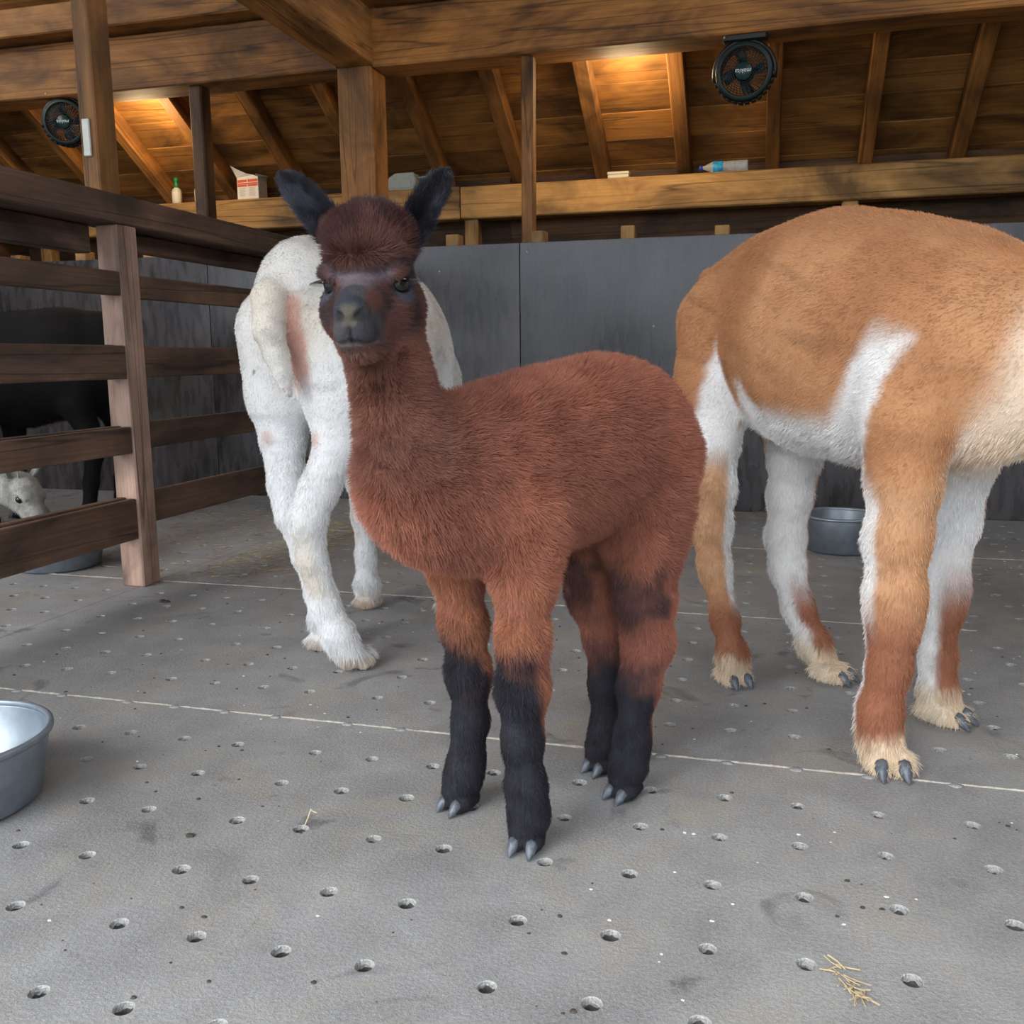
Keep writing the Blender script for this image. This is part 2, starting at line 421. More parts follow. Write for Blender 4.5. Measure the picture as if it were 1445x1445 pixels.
# two hole groups make one mat in x
mats_x = [(0, 1), (2, 3), (4, 5), (6, 7), (8, 9), (10, 11), (12, 13)]
GAP = .0006
for jy in range(len(SEAMS_Y) - 1):
    for g in mats_x:
        xa, xb = SEAMS_X[g[0]] + (.0014 if g[0] == 6 else 0), SEAMS_X[g[-1] + 1] - (.0014 if g[0] == 4 else 0)
        cols = COLS[g[0]] + COLS[g[1]]
        ya, yb = SEAMS_Y[jy] + GAP, SEAMS_Y[jy + 1] - GAP
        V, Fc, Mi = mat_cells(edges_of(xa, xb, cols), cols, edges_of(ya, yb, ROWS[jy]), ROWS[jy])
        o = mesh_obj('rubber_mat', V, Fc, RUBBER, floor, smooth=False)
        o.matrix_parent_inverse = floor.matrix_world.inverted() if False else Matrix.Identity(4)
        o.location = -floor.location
        o.data.materials.append(DUST); o.data.materials.append(HOLE_SHADE); o.data.polygons.foreach_set('material_index', Mi)

# pale line of trodden hay dust in the long seams, and the studs that sit on the first seam
def seam_strip(y, xa, xb, wdt, name='seam_dust'):
    V = []; Fc = []; n_ = int((xb - xa) / .02); f = 0
    for i in range(n_ + 1):
        x = xa + (xb - xa) * i / n_
        wd = wdt * (.55 + .5 * math.sin(x * 7.3 + y) * math.sin(x * 3.1) + .5 * random.random()); h = .0015 + .002 * random.random()
        yo = y + .002 * math.sin(x * 2.1)
        V += [(x, yo - wd / 2 - .001, -.0008), (x, yo - wd / 5, h), (x, yo + wd / 5, h), (x, yo + wd / 2 + .001, -.0008)]
        if i:
            b = 4 * i; a = b - 4
            Fc += [(a, b, b + 1, a + 1), (a + 1, b + 1, b + 2, a + 2), (a + 2, b + 2, b + 3, a + 3)]
    o = mesh_obj(name, V, Fc, SEAM, floor, smooth=True); o.location = -floor.location
    return o
seam_strip(1.827, -3.6, .5, .006)
seam_strip(1.827, .5, 1.4, .004)
seam_strip(2.922, -4.4, -2.23, .012)
seam_strip(2.922, -2.13, .6, .008)
seam_strip(4.0, -2.0, 2.4, .005)
for cs in COLS:
    for x in cs:
        if -1.9 < x < .6:
            bm = bmesh.new(); bmesh.ops.create_icosphere(bm, subdivisions=2, radius=1)
            for v in bm.verts:
                v.co = Vector((v.co.x * .0135, v.co.y * .010, v.co.z * .0035)) * (1 + .12 * random.uniform(-1, 1))
            s = bm_obj('plugged_stud', bm, RUBBER, floor, True); s.location = Vector((x, 1.822, .0)) - floor.location

# ground outside the open front
yard = box('ground_yard', (-30, -30, -.30), (30, -1.5, -.02), GRAVEL, bev=0); tag(yard, kind='structure')

# ------------------------------------------------------------------ partition wall of coated plywood sheets
WT = 1.395
wall = empty('wall_back', (0, 5.0, 0)); tag(wall, kind='structure')
px_edges = [-5.62, -5.04, -3.185, -1.311, .56, 2.43]
for a, b in zip(px_edges[:-1], px_edges[1:]):
    y0 = 4.97 + random.uniform(0, .003)
    box('wall_panel', (a + .0015, y0, .0), (b - .0015, y0 + .018, WT + random.uniform(-.004, .004)), PANEL, wall, bev=.0015)
xs = -.745
for k in range(-11, 6):
    x = xs + .475 * k
    if abs(x - .5) < 2.2 or x > -5.5:
        if any(abs(x - q) < .12 for q in (-2.22, -3.22)): continue
        box('stud', (x - .036, 5.0, 0), (x + .036, 5.09, 1.452 + random.uniform(-.01, .012)), OAK_PALE, wall)
for (x, z) in ((-1.27, 1.345), (-1.76, 1.26), (-.6, .95), (.3, 1.2), (-3.0, .9), (-2.9, .62)):
    bm = bmesh.new(); lathe(bm, [(.004, 0), (.0055, .001), (.0055, .003)], 8, axis='Y', cap=True)
    s = bm_obj('screw', bm, STEEL, wall); s.location = Vector((x, 4.967, z)) - wall.location

# outer rear wall boards behind, in shadow
rear = empty('wall_rear', (0, 6.35, 0)); tag(rear, kind='structure')
z = 0.0
for k in range(10):
    h = .196
    box('plank', (-5.6, 6.30 - .004 * (k % 2), z), (-1.7, 6.33 , z + h + .01), OAK_DARK, rear)
    box('plank', (-1.72, 6.292 - .004 * (k % 2), z), (2.55, 6.33, z + h + .01), OAK_DARK, rear)
    z += h
# side walls (outside the picture, they close the shed)
for nm, x in (('wall_left', -5.62), ('wall_right', 2.5)):
    wl = empty(nm, (x, 2.5, 0)); tag(wl, kind='structure')
    z = 0.0
    for k in range(14):
        y0 = -1.4 if nm == 'wall_right' else .8
        box('plank', (x, y0, z), (x + .03 + .003 * (k % 2), 6.34, z + .212), OAK_DARK, wl)
        z += .205

# ------------------------------------------------------------------ timber frame
def timber(name, lo, hi, mat, label, **k):
    o = box(name, lo, hi, mat, bev=.008, **k); tag(o, label, kind='structure'); return o
timber('main_beam', (-5.6, 4.97, 2.335), (-2.32, 5.19, 2.63), OAK, 'heavy oak beam running left of the central post', cuts=8, wob=.004)
timber('main_beam', (-2.12, 4.97, 2.328), (2.5, 5.19, 2.62), OAK, 'heavy oak beam running right of the central post, fan clamped below', cuts=10, wob=.005)
timber('upper_plate', (-5.6, 4.86, 2.645), (-2.33, 5.2, 2.80), OAK, 'upper timber lying on the beam left of the tie beam')
timber('upper_plate', (-2.10, 4.86, 2.632), (2.5, 5.2, 2.80), OAK, 'upper timber lying on the beam right of the tie beam')
timber('tie_beam', (-2.325, .6, 2.345), (-2.11, 5.19, 2.62), OAK, 'oak tie beam reaching from the central post towards the front')
timber('center_post', (-2.322, 4.97 - .001, WT * 0), (-2.122, 5.17, 2.345), OAK, 'thick square oak post under the beam joint, cracked front face')
bpy.data.objects['center_post'].location.y -= .0
timber('timber_post', (-1.308, 5.0, 0), (-1.243, 5.075, 2.33), OAK, 'slim oak post between purlin and beam right of the central post')
timber('timber_post', (-3.258, 5.0, 0), (-3.178, 5.10, 2.335), OAK_DARK, 'slim dark post left of the carton behind the fence rail')
timber('wall_plate', (-5.6, 6.0, 1.68), (-1.98, 6.14, 1.882), OAK_PALE, 'pale eaves beam carrying the two green-capped bottles and the carton')
timber('wall_plate', (-1.975, 6.0, 1.678), (2.5, 6.14, 1.878), OAK_PALE, 'pale eaves beam carrying the blue-labelled bottle and cream tin')
for x in (-1.91, -3.9, .4, -5.2):
    timber('eaves_strut', (x - .045, 6.02, 0), (x + .045, 6.12, 1.68), OAK_PALE, 'short pale strut under the eaves beam')

roof = empty('ceiling', (0, 5.7, 2.3)); tag(roof, kind='structure')
SL = .643; ang = math.atan(SL)
zu = lambda y: 2.55 - SL * (y - 5.19)
RAFT = [-5.27, -4.75, -4.22, -3.71, -3.185, -2.675, -2.14, -1.625, -1.085, -.57, -.045, .48, .985, 1.51, 2.03]
rw, rh = .082, .11
nrm = Vector((0, math.sin(ang), math.cos(ang)))
for x in RAFT:
    jx = random.uniform(-.006, .006); ww = rw * random.uniform(.92, 1.12)
    a = Vector((x + jx, 4.95, zu(4.95))) + nrm * rh / 2; b = Vector((x - jx, 6.55, zu(6.55))) + nrm * rh / 2
    bar('rafter', a, b, ww, rh, OAK, roof, bev=.005)
n_b = 11; y0, y1 = 4.75, 6.75
for k in range(n_b):
    ya = y0 + (y1 - y0) * k / n_b; yb = y0 + (y1 - y0) * (k + 1) / n_b
    ym = (ya + yb) / 2; wd = (yb - ya) / math.cos(ang)
    c = Vector((0, ym, zu(ym))) + nrm * (rh + .013)
    cuts_ = [-5.6, -3.71 if k % 2 else -2.675, -.57 if k % 2 else .48, 2.5]
    for a, b in zip(cuts_[:-1], cuts_[1:]):
        o = bar('plank', (a + .002, c.y, c.z), (b - .002, c.y, c.z), wd + .012, .022, BOARD, roof, bev=.002, upv=nrm)
        o.rotation_euler.rotate_axis('X', random.uniform(.012, .03))
# front slope up to the ridge and down to the open front (out of the picture, shades the inside)
zr = zu(4.75) + .13
for (ya, za, yb, zb) in ((4.75, zr, 2.2, zr + 2.55 * SL), (2.2, zr + 2.55 * SL, -.7, zr + 2.55 * SL - 2.9 * SL)):
    n_ = 10
    for k in range(n_):
        t0, t1 = k / n_, (k + 1) / n_
        p = Vector((0, ya + (yb - ya) * (t0 + t1) / 2, za + (zb - za) * (t0 + t1) / 2))
        wd = math.hypot(yb - ya, zb - za) / n_
        nn = Vector((0, -(zb - za), yb - ya)).normalized();  nn = nn if nn.z > 0 else -nn
        bar('plank', (-5.6, p.y, p.z), (2.5, p.y, p.z), wd + .01, .022, BOARD, roof, bev=0, upv=nn)

# lamps fixed behind the beam: they light the eaves
LAMP = emit('lamp_diffuser', (1.0, .78, .48), 5.0)
def lamp(x, label, ln=.24):
    r_ = empty('batten_lamp', (x, 5.235, 2.435)); tag(r_, label, 'lamp')
    o = box('housing', (x - ln / 2, 5.192, 2.435), (x + ln / 2, 5.275, 2.465), GREYP, r_)
    bm = bmesh.new(); lathe(bm, [(.002, -ln / 2 + .01), (.024, -ln / 2 + .012), (.026, 0), (.024, ln / 2 - .012), (.002, ln / 2 - .01)], 12, axis='X')
    d = bm_obj('diffuser', bm, LAMP, r_, True); d.location = (0, 0, -.022)
    L = bpy.data.lights.new('lamp_light', 'POINT'); L.energy = 9.5; L.color = (1.0, .74, .42); L.shadow_soft_size = .12
    lo = bpy.data.objects.new('lamp_light', L); link(lo, r_); lo.location = (0, .20, -.16)
lamp(-.83, 'small batten lamp behind the beam left of the right-hand fan')
lamp(-3.86, 'small batten lamp behind the beam beside the tall fence post')

# ------------------------------------------------------------------ fence
fence = empty('wooden_fence', (-2.18, 2.87, 0))
tag(fence, 'brown wooden rail fence with square posts on the left of the pen', 'fence')
box('post', (-2.228, 2.82, 0), (-2.137, 2.918, 1.252), POST, fence, bev=.005)
up_ = box('tall_post', (-2.278, 2.845, 1.352), (-2.212, 2.95, 4.0), OAK, fence, bev=.005)
RX = -2.142
def rail(y0, y1, z0, z1, name='rail', both=True, dz=0):
    o = box(name, (RX - .024, y0, z0), (RX, y1, z1), RAIL, fence, bev=.003, cuts=6, wob=.0015)
    if both:
        box(name, (RX - .07, y0, z0 + .003), (RX - .04, y1, z1 + .004), RAIL, fence, bev=.003)
for z0, z1 in ((1.018, 1.098), (.736, .849), (.479, .571), (.177, .320)):
    rail(.35, 2.818, z0, z1)
for z0, z1 in ((1.012, 1.092), (.740, .846), (.492, .586), (.222, .336)):
    rail(2.918, 4.965, z0, z1, both=False)
box('top_rail', (-2.285, .3, 1.254), (-2.140, 4.965, 1.351), RAIL, fence, bev=.005, cuts=8, wob=.002)
box('under_rail', (-2.30, .3, 1.16), (-2.245, 2.815, 1.252), RAIL, fence, bev=.004)
box('under_rail', (-2.30, 2.92, 1.19), (-2.25, 4.965, 1.252), RAIL, fence, bev=.004)
# latch on the tall post
latch = box('latch_strap', (-2.262, 2.835, 1.478), (-2.232, 2.846, 1.600), STEEL, fence, bev=.003)
bm = bmesh.new(); tube(bm, [(-.02, -.012, .0), (-.012, -.012, .0), (.0, -.012, 0.004), (.012, -.012, .004)], .005, 8)
o = bm_obj('bolt', bm, STEEL, latch); o.matrix_parent_inverse = latch.matrix_local.inverted(); o.location = latch.location + Vector((-.008, 0, .055))
bm = bmesh.new(); tube(bm, [(-.012, -.010, .02), (-.012, -.018, .0), (-.010, -.018, -.022), (.008, -.018, -.024), (.016, -.010, -.02), (.016, -.010, .012)], .0035, 6)
o = bm_obj('hasp', bm, STEEL, latch); o.matrix_parent_inverse = latch.matrix_local.inverted(); o.location = latch.location + Vector((0, 0, -.042))

# ------------------------------------------------------------------ fans
FONT_ROT = math.pi
def fan(x, z, R, tilt, yaw, label):
    r_ = empty('clamp_fan', (x, 5.06, z)); tag(r_, label, 'fan', 'green fans hung from the main beam')
    bm = bmesh.new()
    prof = [(R * .80, -.050), (R * .84, -.058), (R * .97, -.050), (R, -.034), (R * .99, .02), (R * .93, .045), (R * .80, .05), (R * .79, .03), (R * .80, -.050)]
    lathe(bm, prof, 48, axis='Y')
    for k in range(14):           # scalloped grip along the lower rim
        a = math.pi + math.pi * (k + .5) / 14
        c = Vector((R * math.cos(a), -.005, R * math.sin(a)))
        bmesh.ops.create_cube(bm, size=1, matrix=Matrix.Translation(c) @ Matrix.Rotation(-a, 4, 'Y') @ Matrix.Diagonal((.014, .06, .022, 1)))
    h = bm_obj('housing', bm, BLACKP, r_, True)
    bm = bmesh.new()
    lathe(bm, [(R * .83, -.061), (R * .90, -.060), (R * .96, -.052)], 48, axis='Y')
    bm_obj('front_ring', bm, DKGREEN, r_, True)
    bm = bmesh.new()
    for k in range(7):
        rr = R * (.36 + .44 * k / 6); yy = -.062 + .012 * (k / 6) ** 2
        n_ = 40
        pts = [(rr * math.cos(2 * math.pi * i / n_), yy, rr * math.sin(2 * math.pi * i / n_)) for i in range(n_ + 1)]
        tube(bm, pts, .0022, 4)
    for k in range(36):
        a = 2 * math.pi * k / 36; a2 = a + .25
        tube(bm, [(R * .3 * math.cos(a), -.060, R * .3 * math.sin(a)), (R * .55 * math.cos((a + a2) / 2), -.064, R * .55 * math.sin((a + a2) / 2)), (R * .82 * math.cos(a2), -.052, R * .82 * math.sin(a2))], .002, 4)
    bm_obj('grille', bm, BLACKP, r_, True)
    bm = bmesh.new(); lathe(bm, [(.001, -.070), (R * .27, -.068), (R * .31, -.060), (R * .31, -.045)], 32, axis='Y')
    hub = bm_obj('hub_disc', bm, TEAL, r_, True)
    tcu = bpy.data.curves.new('lettering', 'FONT'); tcu.body = 'makita'; tcu.size = R * .21; tcu.extrude = .0006; tcu.align_x = 'CENTER'; tcu.align_y = 'CENTER'; tcu.shear = .2
    to = bpy.data.objects.new('tmp', tcu); COL.objects.link(to)
    dg = bpy.context.evaluated_depsgraph_get(); me = bpy.data.meshes.new_from_object(to.evaluated_get(dg))
    bpy.data.objects.remove(to)
    me.materials.clear(); me.materials.append(WHITE)
    lt = bpy.data.objects.new('lettering', me); link(lt, hub); lt.location = (0, -.0712, 0)
    lt.rotation_euler = (math.pi / 2, math.pi, 0)
    for k in range(4):
        V = []; n_ = 6; a0 = 2 * math.pi * k / 4
        for i in range(n_ + 1):
            t = i / n_; rr = R * (.2 + .55 * t); sw = .28 * t; wd = R * (.16 + .20 * math.sin(math.pi * min(1, t * 1.1) * .6))
            for s in (-1, 1):
                aa = a0 + sw + s * wd / rr * .55
                V.append((rr * math.cos(aa), -.015 + s * .018, rr * math.sin(aa)))
            for s in (1, -1):
                aa = a0 + sw + s * wd / rr * .55
                V.append((rr * math.cos(aa), -.012 + s * .018, rr * math.sin(aa)))
        Fc = []
        for i in range(n_):
            a = 4 * i; b = a + 4
            for q in range(4): Fc.append((a + q, a + (q + 1) % 4, b + (q + 1) % 4, b + q))
        mesh_obj('blade', V, Fc, TEAL, r_, True)
    bm = bmesh.new(); lathe(bm, [(.001, .055), (R * .30, .055), (R * .32, .0), (R * .3, -.03)], 24, axis='Y')
    bm_obj('motor', bm, BLACKP, r_, True)
    r_.rotation_euler = (tilt, 0, yaw)
    # bracket arms and clamp stay upright: children with their own shape
    bm = bmesh.new()
    pts = []
    for k in range(19):
        a = math.radians(-12 + 204 * k / 18)
        pts.append((1.05 * R * math.cos(a), .0, 1.05 * R * math.sin(a)))
    for s in (-.016, .016): tube(bm, [(p[0], p[1] + s, p[2]) for p in pts], .011, 6)
    bm_obj('bracket', bm, BLACKP, r_, True)
    top = R * 1.05
    cl = box_mesh('clamp', R * 1.55, .085, .035, BLACKP, .008)
    c = bpy.data.objects.new('clamp', cl); link(c, r_); c.location = (0, .0, top + .012)
    k1 = bmesh.new(); lathe(k1, [(.012, 0), (.014, .008), (.012, .016)], 12, axis='Y', cap=True)
    kk = bm_obj('clamp_screw', k1, STEEL, c, True); kk.location = (-R * .68, -.05, .004); kk.scale = (.5, .5, .5)
    return r_
fan(-.185, 2.166, .138, .10, -.05, 'black and teal fan under the beam at upper right, lettered hub facing out')
fan(-4.13, 2.208, .132, .10, .30, 'black and teal fan under the beam at upper left beside the tall post')

# ------------------------------------------------------------------ things on the eaves beam
def lathe_obj(name, prof, mat, parent, n=24, axis='Z', cap=False, smooth=True):
    bm = bmesh.new(); lathe(bm, prof, n, axis=axis, cap=cap); return bm_obj(name, bm, mat, parent, smooth)
def medicine_bottle(x, label):
    r_ = empty('medicine_bottle', (x, 6.055, 1.882)); tag(r_, label, 'bottle', 'green-capped bottles on the eaves beam')
    lathe_obj('body', [(.001, 0), (.030, .001), (.033, .006), (.033, .085), (.028, .098), (.013, .112), (.012, .120)], LABELC, r_)
    lathe_obj('label', [(.0332, .014), (.0338, .015), (.0338, .080), (.0332, .081)], CREAM, r_)
    lathe_obj('cap', [(.013, .108), (.0155, .112), (.0145, .140), (.012, .146), (.016, .152), (.018, .165), (.013, .178), (.001, .18)], GREENC, r_)
medicine_bottle(-4.085, 'green-capped bottle left of the slim dark post on eaves beam')
medicine_bottle(-3.905, 'green-capped bottle half hidden by the slim dark post')

def carton():
    r_ = empty('opened_carton', (-3.50, 6.07, 1.882)); tag(r_, 'white and red cardboard carton with torn open flap on eaves beam', 'carton')
    w2, d2, h2 = .087, .05, .145; t = .003
    def part(name, lo, hi, mat, par=r_): 
        m_ = box_mesh(name, hi[0] - lo[0], hi[1] - lo[1], hi[2] - lo[2], mat, .0008)
        o = bpy.data.objects.new(name, m_); link(o, par); o.location = [(a + b) / 2 for a, b in zip(lo, hi)]; return o
    front = part('front_panel', (-w2, -d2, 0), (w2, -d2 + t, h2), CARDW)
    part('back_panel', (-w2, d2 - t, 0), (w2, d2, h2), CARDG)
    part('side_panel', (-w2, -d2 + t, 0), (-w2 + t, d2 - t, h2), CARDG)
    part('side_panel', (w2 - t, -d2 + t, 0), (w2, d2 - t, h2), CARDG)
    part('base_panel', (-w2 + t, -d2 + t, 0), (w2 - t, d2 - t, t), CARDG)
    for i, (a, b, z0, z1) in enumerate(((-w2 + .004, -.004, .112, .130), (.002, w2 - .003, .112, .130), (-w2 + .004, w2 - .003, .098, .108), (-w2 + .004, -.004, .084, .097), (.002, w2 - .003, .084, .097))):
        p = part('red_band', (a, -.0025, z0 - h2 / 2), (b, -.0014, z1 - h2 / 2), CARDR, front)
    for k in range(9):
        for a, b in ((-w2 + .02, -.012), (.012, w2 - .016)):
            part('print_line', (a, -.0024, .074 - k * .0065 - h2 / 2), (b - random.random() * .02, -.0016, .0765 - k * .0065 - h2 / 2), PRINT, front)
    V = [(-w2, -d2, h2), (w2, -d2, h2 - .002), (w2 * .55, -d2 + .004, h2 + .012), (.0, -d2 - .012, h2 + .022), (-w2 * .7, -d2 - .028, h2 + .05), (-w2 - .03, -d2 - .03, h2 + .082)]
    V2 = [(a, b + .003, c - .001) for a, b, c in V]
    Fc = [(0, 1, 2, 3, 4, 5), (11, 10, 9, 8, 7, 6)] + [(i, i + 6, (i + 1) % 6 + 6, (i + 1) % 6) for i in range(6)]
    mesh_obj('flap', V, Fc=None, mat=None) if False else mesh_obj('flap', V + V2, Fc, CARDW, r_)
    V = [(w2, -d2, h2), (w2, d2, h2), (w2 + .02, d2 - .01, h2 + .012), (w2 * .8, -d2, h2 + .02)]
    V2 = [(a - .002, b, c - .002) for a, b, c in V]
    mesh_obj('flap', V + V2, [(0, 1, 2, 3), (7, 6, 5, 4)] + [(i, i + 4, (i + 1) % 4 + 4, (i + 1) % 4) for i in range(4)], CARDG, r_)
    r_.rotation_euler = (0, 0, -.12)
carton()

def junction():
    r_ = empty('junction_box', (-2.375, 6.05, 1.882)); tag(r_, 'grey plastic electrical box with a pipe on eaves beam', 'electrical box')
    prof = [(-.095, 0), (.075, 0), (.10, .045), (.085, .105), (-.045, .105), (-.095, .075)]
    n_ = len(prof)
    V = [(a, -.045, z) for a, z in prof] + [(a, .045, z) for a, z in prof]
    Fc = [tuple(range(n_))[::-1], tuple(range(n_, 2 * n_))] + [(i, (i + 1) % n_, (i + 1) % n_ + n_, i + n_) for i in range(n_)]
    bm = bmesh.new(); vs = [bm.verts.new(v) for v in V]
    for f in Fc: bm.faces.new([vs[i] for i in f])
    bmesh.ops.recalc_face_normals(bm, faces=bm.faces); bmesh.ops.bevel(bm, geom=list(bm.edges), offset=.005, segments=2, affect='EDGES')
    bm_obj('body', bm, GREYP, r_)
    bm = bmesh.new(); bmesh.ops.create_cube(bm, size=1, matrix=Matrix.Translation((-.01, -.047, .040)) @ Matrix.Diagonal((.15, .006, .055, 1)))
    bm_obj('lid', bm, GREYP, r_)
    bm = bmesh.new(); tube(bm, [(.085, 0, .075), (.14, 0, .078), (.22, 0, .082)], .009, 8); bm_obj('pipe', bm, GREYP, r_, True)
junction()

tin = empty('flat_tin', (-.958, 6.045, 1.878)); tag(tin, 'small flat cream tin with a lid on the eaves beam', 'tin')
for nm, s, z, mat in (('base', (.130, .062, .022), .011, CREAM), ('lid', (.136, .067, .017), .0305, CREAM)):
    o = bpy.data.objects.new(nm, box_mesh(nm, s[0], s[1], s[2], mat, .004)); link(o, tin); o.location = (0, 0, z)

def water_bottle():
    r_ = empty('water_bottle', (-.325, 6.05, 1.879 + .034)); tag(r_, 'clear plastic water bottle with blue label lying on eaves beam', 'bottle')
    p = [(.010, -.128), (.012, -.120), (.013, -.112), (.026, -.085), (.0335, -.066), (.034, -.02)]
    for k in range(7):
        x = -.01 + .018 * k; p += [(.034, x), (.0315, x + .006), (.034, x + .013)]
    p += [(.034, .132), (.030, .141), (.012, .138), (.001, .136)]
    lathe_obj('body', p, CLEAR, r_, 28, 'X')
    lathe_obj('label', [(.0343, -.064), (.0348, -.063), (.0348, -.006), (.0343, -.005)], BLUELAB, r_, 28, 'X')
    lathe_obj('cap', [(.001, -.146), (.0135, -.145), (.0145, -.142), (.0145, -.126), (.012, -.125)], BLUECAP, r_, 20, 'X')
water_bottle()

# ------------------------------------------------------------------ feed bowls
def bowl(x, y, R, h, label, taper=.86, z=0):
    r_ = empty('feed_bowl', (x, y, z)); tag(r_, label, 'bowl', 'round metal feed bowls')
    rb = R * taper
    lathe_obj('body', [(.001, .002), (rb * .93, .002), (rb, .010), (R * .97, h - .012), (R * .965, h - .004), (R * .955, h - .010), (rb * .97, .016), (rb * .9, .009), (.001, .008)], GALV, r_, 64)
    bm = bmesh.new(); n_ = 64
    prof = [(R * .958, h - .008), (R * .955, h), (R * .975, h + .004), (R * 1.01, h + .001), (R * 1.015, h - .006), (R * .99, h - .010), (R * .958, h - .008)]
    lathe(bm, prof, n_); bm_obj('rim', bm, GALV, r_, True)
    return r_
bowl(-1.428, 1.292, .180, .132, 'grey metal feed bowl cut by the left edge near the front')
bowl(.292, 4.06, .165, .150, 'grey metal feed bowl by the wall behind the tan alpaca legs')
bowl(-2.70, 3.05, .185, .150, 'pale grey feed bowl under the bottom rail behind the fence')

# ------------------------------------------------------------------ animals: one continuous skin each, grown from a smooth distance field
class Flesh:
    """A body as a smooth union of tapered limbs (points in metres, relative to the animal's origin)."""
    def __init__(s): s.prims = []
    def chain(s, pts, k=.03, lat=None, cut=False):
        P = np.array([p[:3] for p in pts], float)
        rl = np.array([p[3] for p in pts], float)
        rz = np.array([p[4] if len(p) > 4 else p[3] for p in pts], float)
        for i in range(len(pts) - 1):
            s.prims.append((P[i], P[i + 1], rl[i:i + 2], rz[i:i + 2], k if i == 0 or cut else min(k, .02) if k < .02 else k, lat, cut))
    def blob(s, c, r, k=.02, axes=None, cut=False):
        s.prims.append((np.array(c, float), None, np.array(r, float), None, k, axes, cut))
    def field(s, xs, ys, zs):
        D = np.full((len(xs), len(ys), len(zs)), .25, np.float32)
        for a, b, r0, r1, k, lat, cut in s.prims:
            if b is None:
                mr = r0.max(); lo = a - mr - k - .03; hi = a + mr + k + .03
            else:
                mr = max(r0.max(), r1.max()); lo = np.minimum(a, b) - mr - k - .03; hi = np.maximum(a, b) + mr + k + .03
            i0, i1 = np.searchsorted(xs, lo[0]), np.searchsorted(xs, hi[0])
            j0, j1 = np.searchsorted(ys, lo[1]), np.searchsorted(ys, hi[1])
            k0, k1 = np.searchsorted(zs, lo[2]), np.searchsorted(zs, hi[2])
            if i0 >= i1 or j0 >= j1 or k0 >= k1: continue
            X = xs[i0:i1, None, None].astype(np.float32); Y = ys[None, j0:j1, None].astype(np.float32); Z = zs[None, None, k0:k1].astype(np.float32)
            dx, dy, dz = X - a[0], Y - a[1], Z - a[2]
            if b is None:
                if lat is None: u, v, w_ = dx, dy, dz
                else: u, v, w_ = (dx * e[0] + dy * e[1] + dz * e[2] for e in lat)
                q = np.sqrt((u / r0[0]) ** 2 + (v / r0[1]) ** 2 + (w_ / r0[2]) ** 2)
                g = np.sqrt((u / r0[0] ** 2) ** 2 + (v / r0[1] ** 2) ** 2 + (w_ / r0[2] ** 2) ** 2) + 1e-6
                d = q * (q - 1) / g
            else:
                ab = b - a; L2 = float(ab @ ab) + 1e-9
                t = np.clip((dx * ab[0] + dy * ab[1] + dz * ab[2]) / L2, 0, 1)
                qx, qy, qz = dx - t * ab[0], dy - t * ab[1], dz - t * ab[2]
                n2 = qx * qx + qy * qy + qz * qz
                rz = r1[0] + (r1[1] - r1[0]) * t
                if lat is not None:
                    rl = r0[0] + (r0[1] - r0[0]) * t
                    la = qx * lat[0] + qy * lat[1] + qz * lat[2]
                    n2 = n2 - la * la + (la * rz / rl) ** 2
                    d = (np.sqrt(np.maximum(n2, 0)) - rz) * np.minimum(1, rl / rz)
                else:
                    d = np.sqrt(n2) - rz
            S = D[i0:i1, j0:j1, k0:k1]
            if cut:
                h = np.clip(.5 - .5 * (S + d) / k, 0, 1); S[...] = S + (-d - S) * h + k * h * (1 - h)
            else:
                h = np.clip(.5 + .5 * (S - d) / k, 0, 1); S[...] = S + (d - S) * h - k * h * (1 - h)
        return D

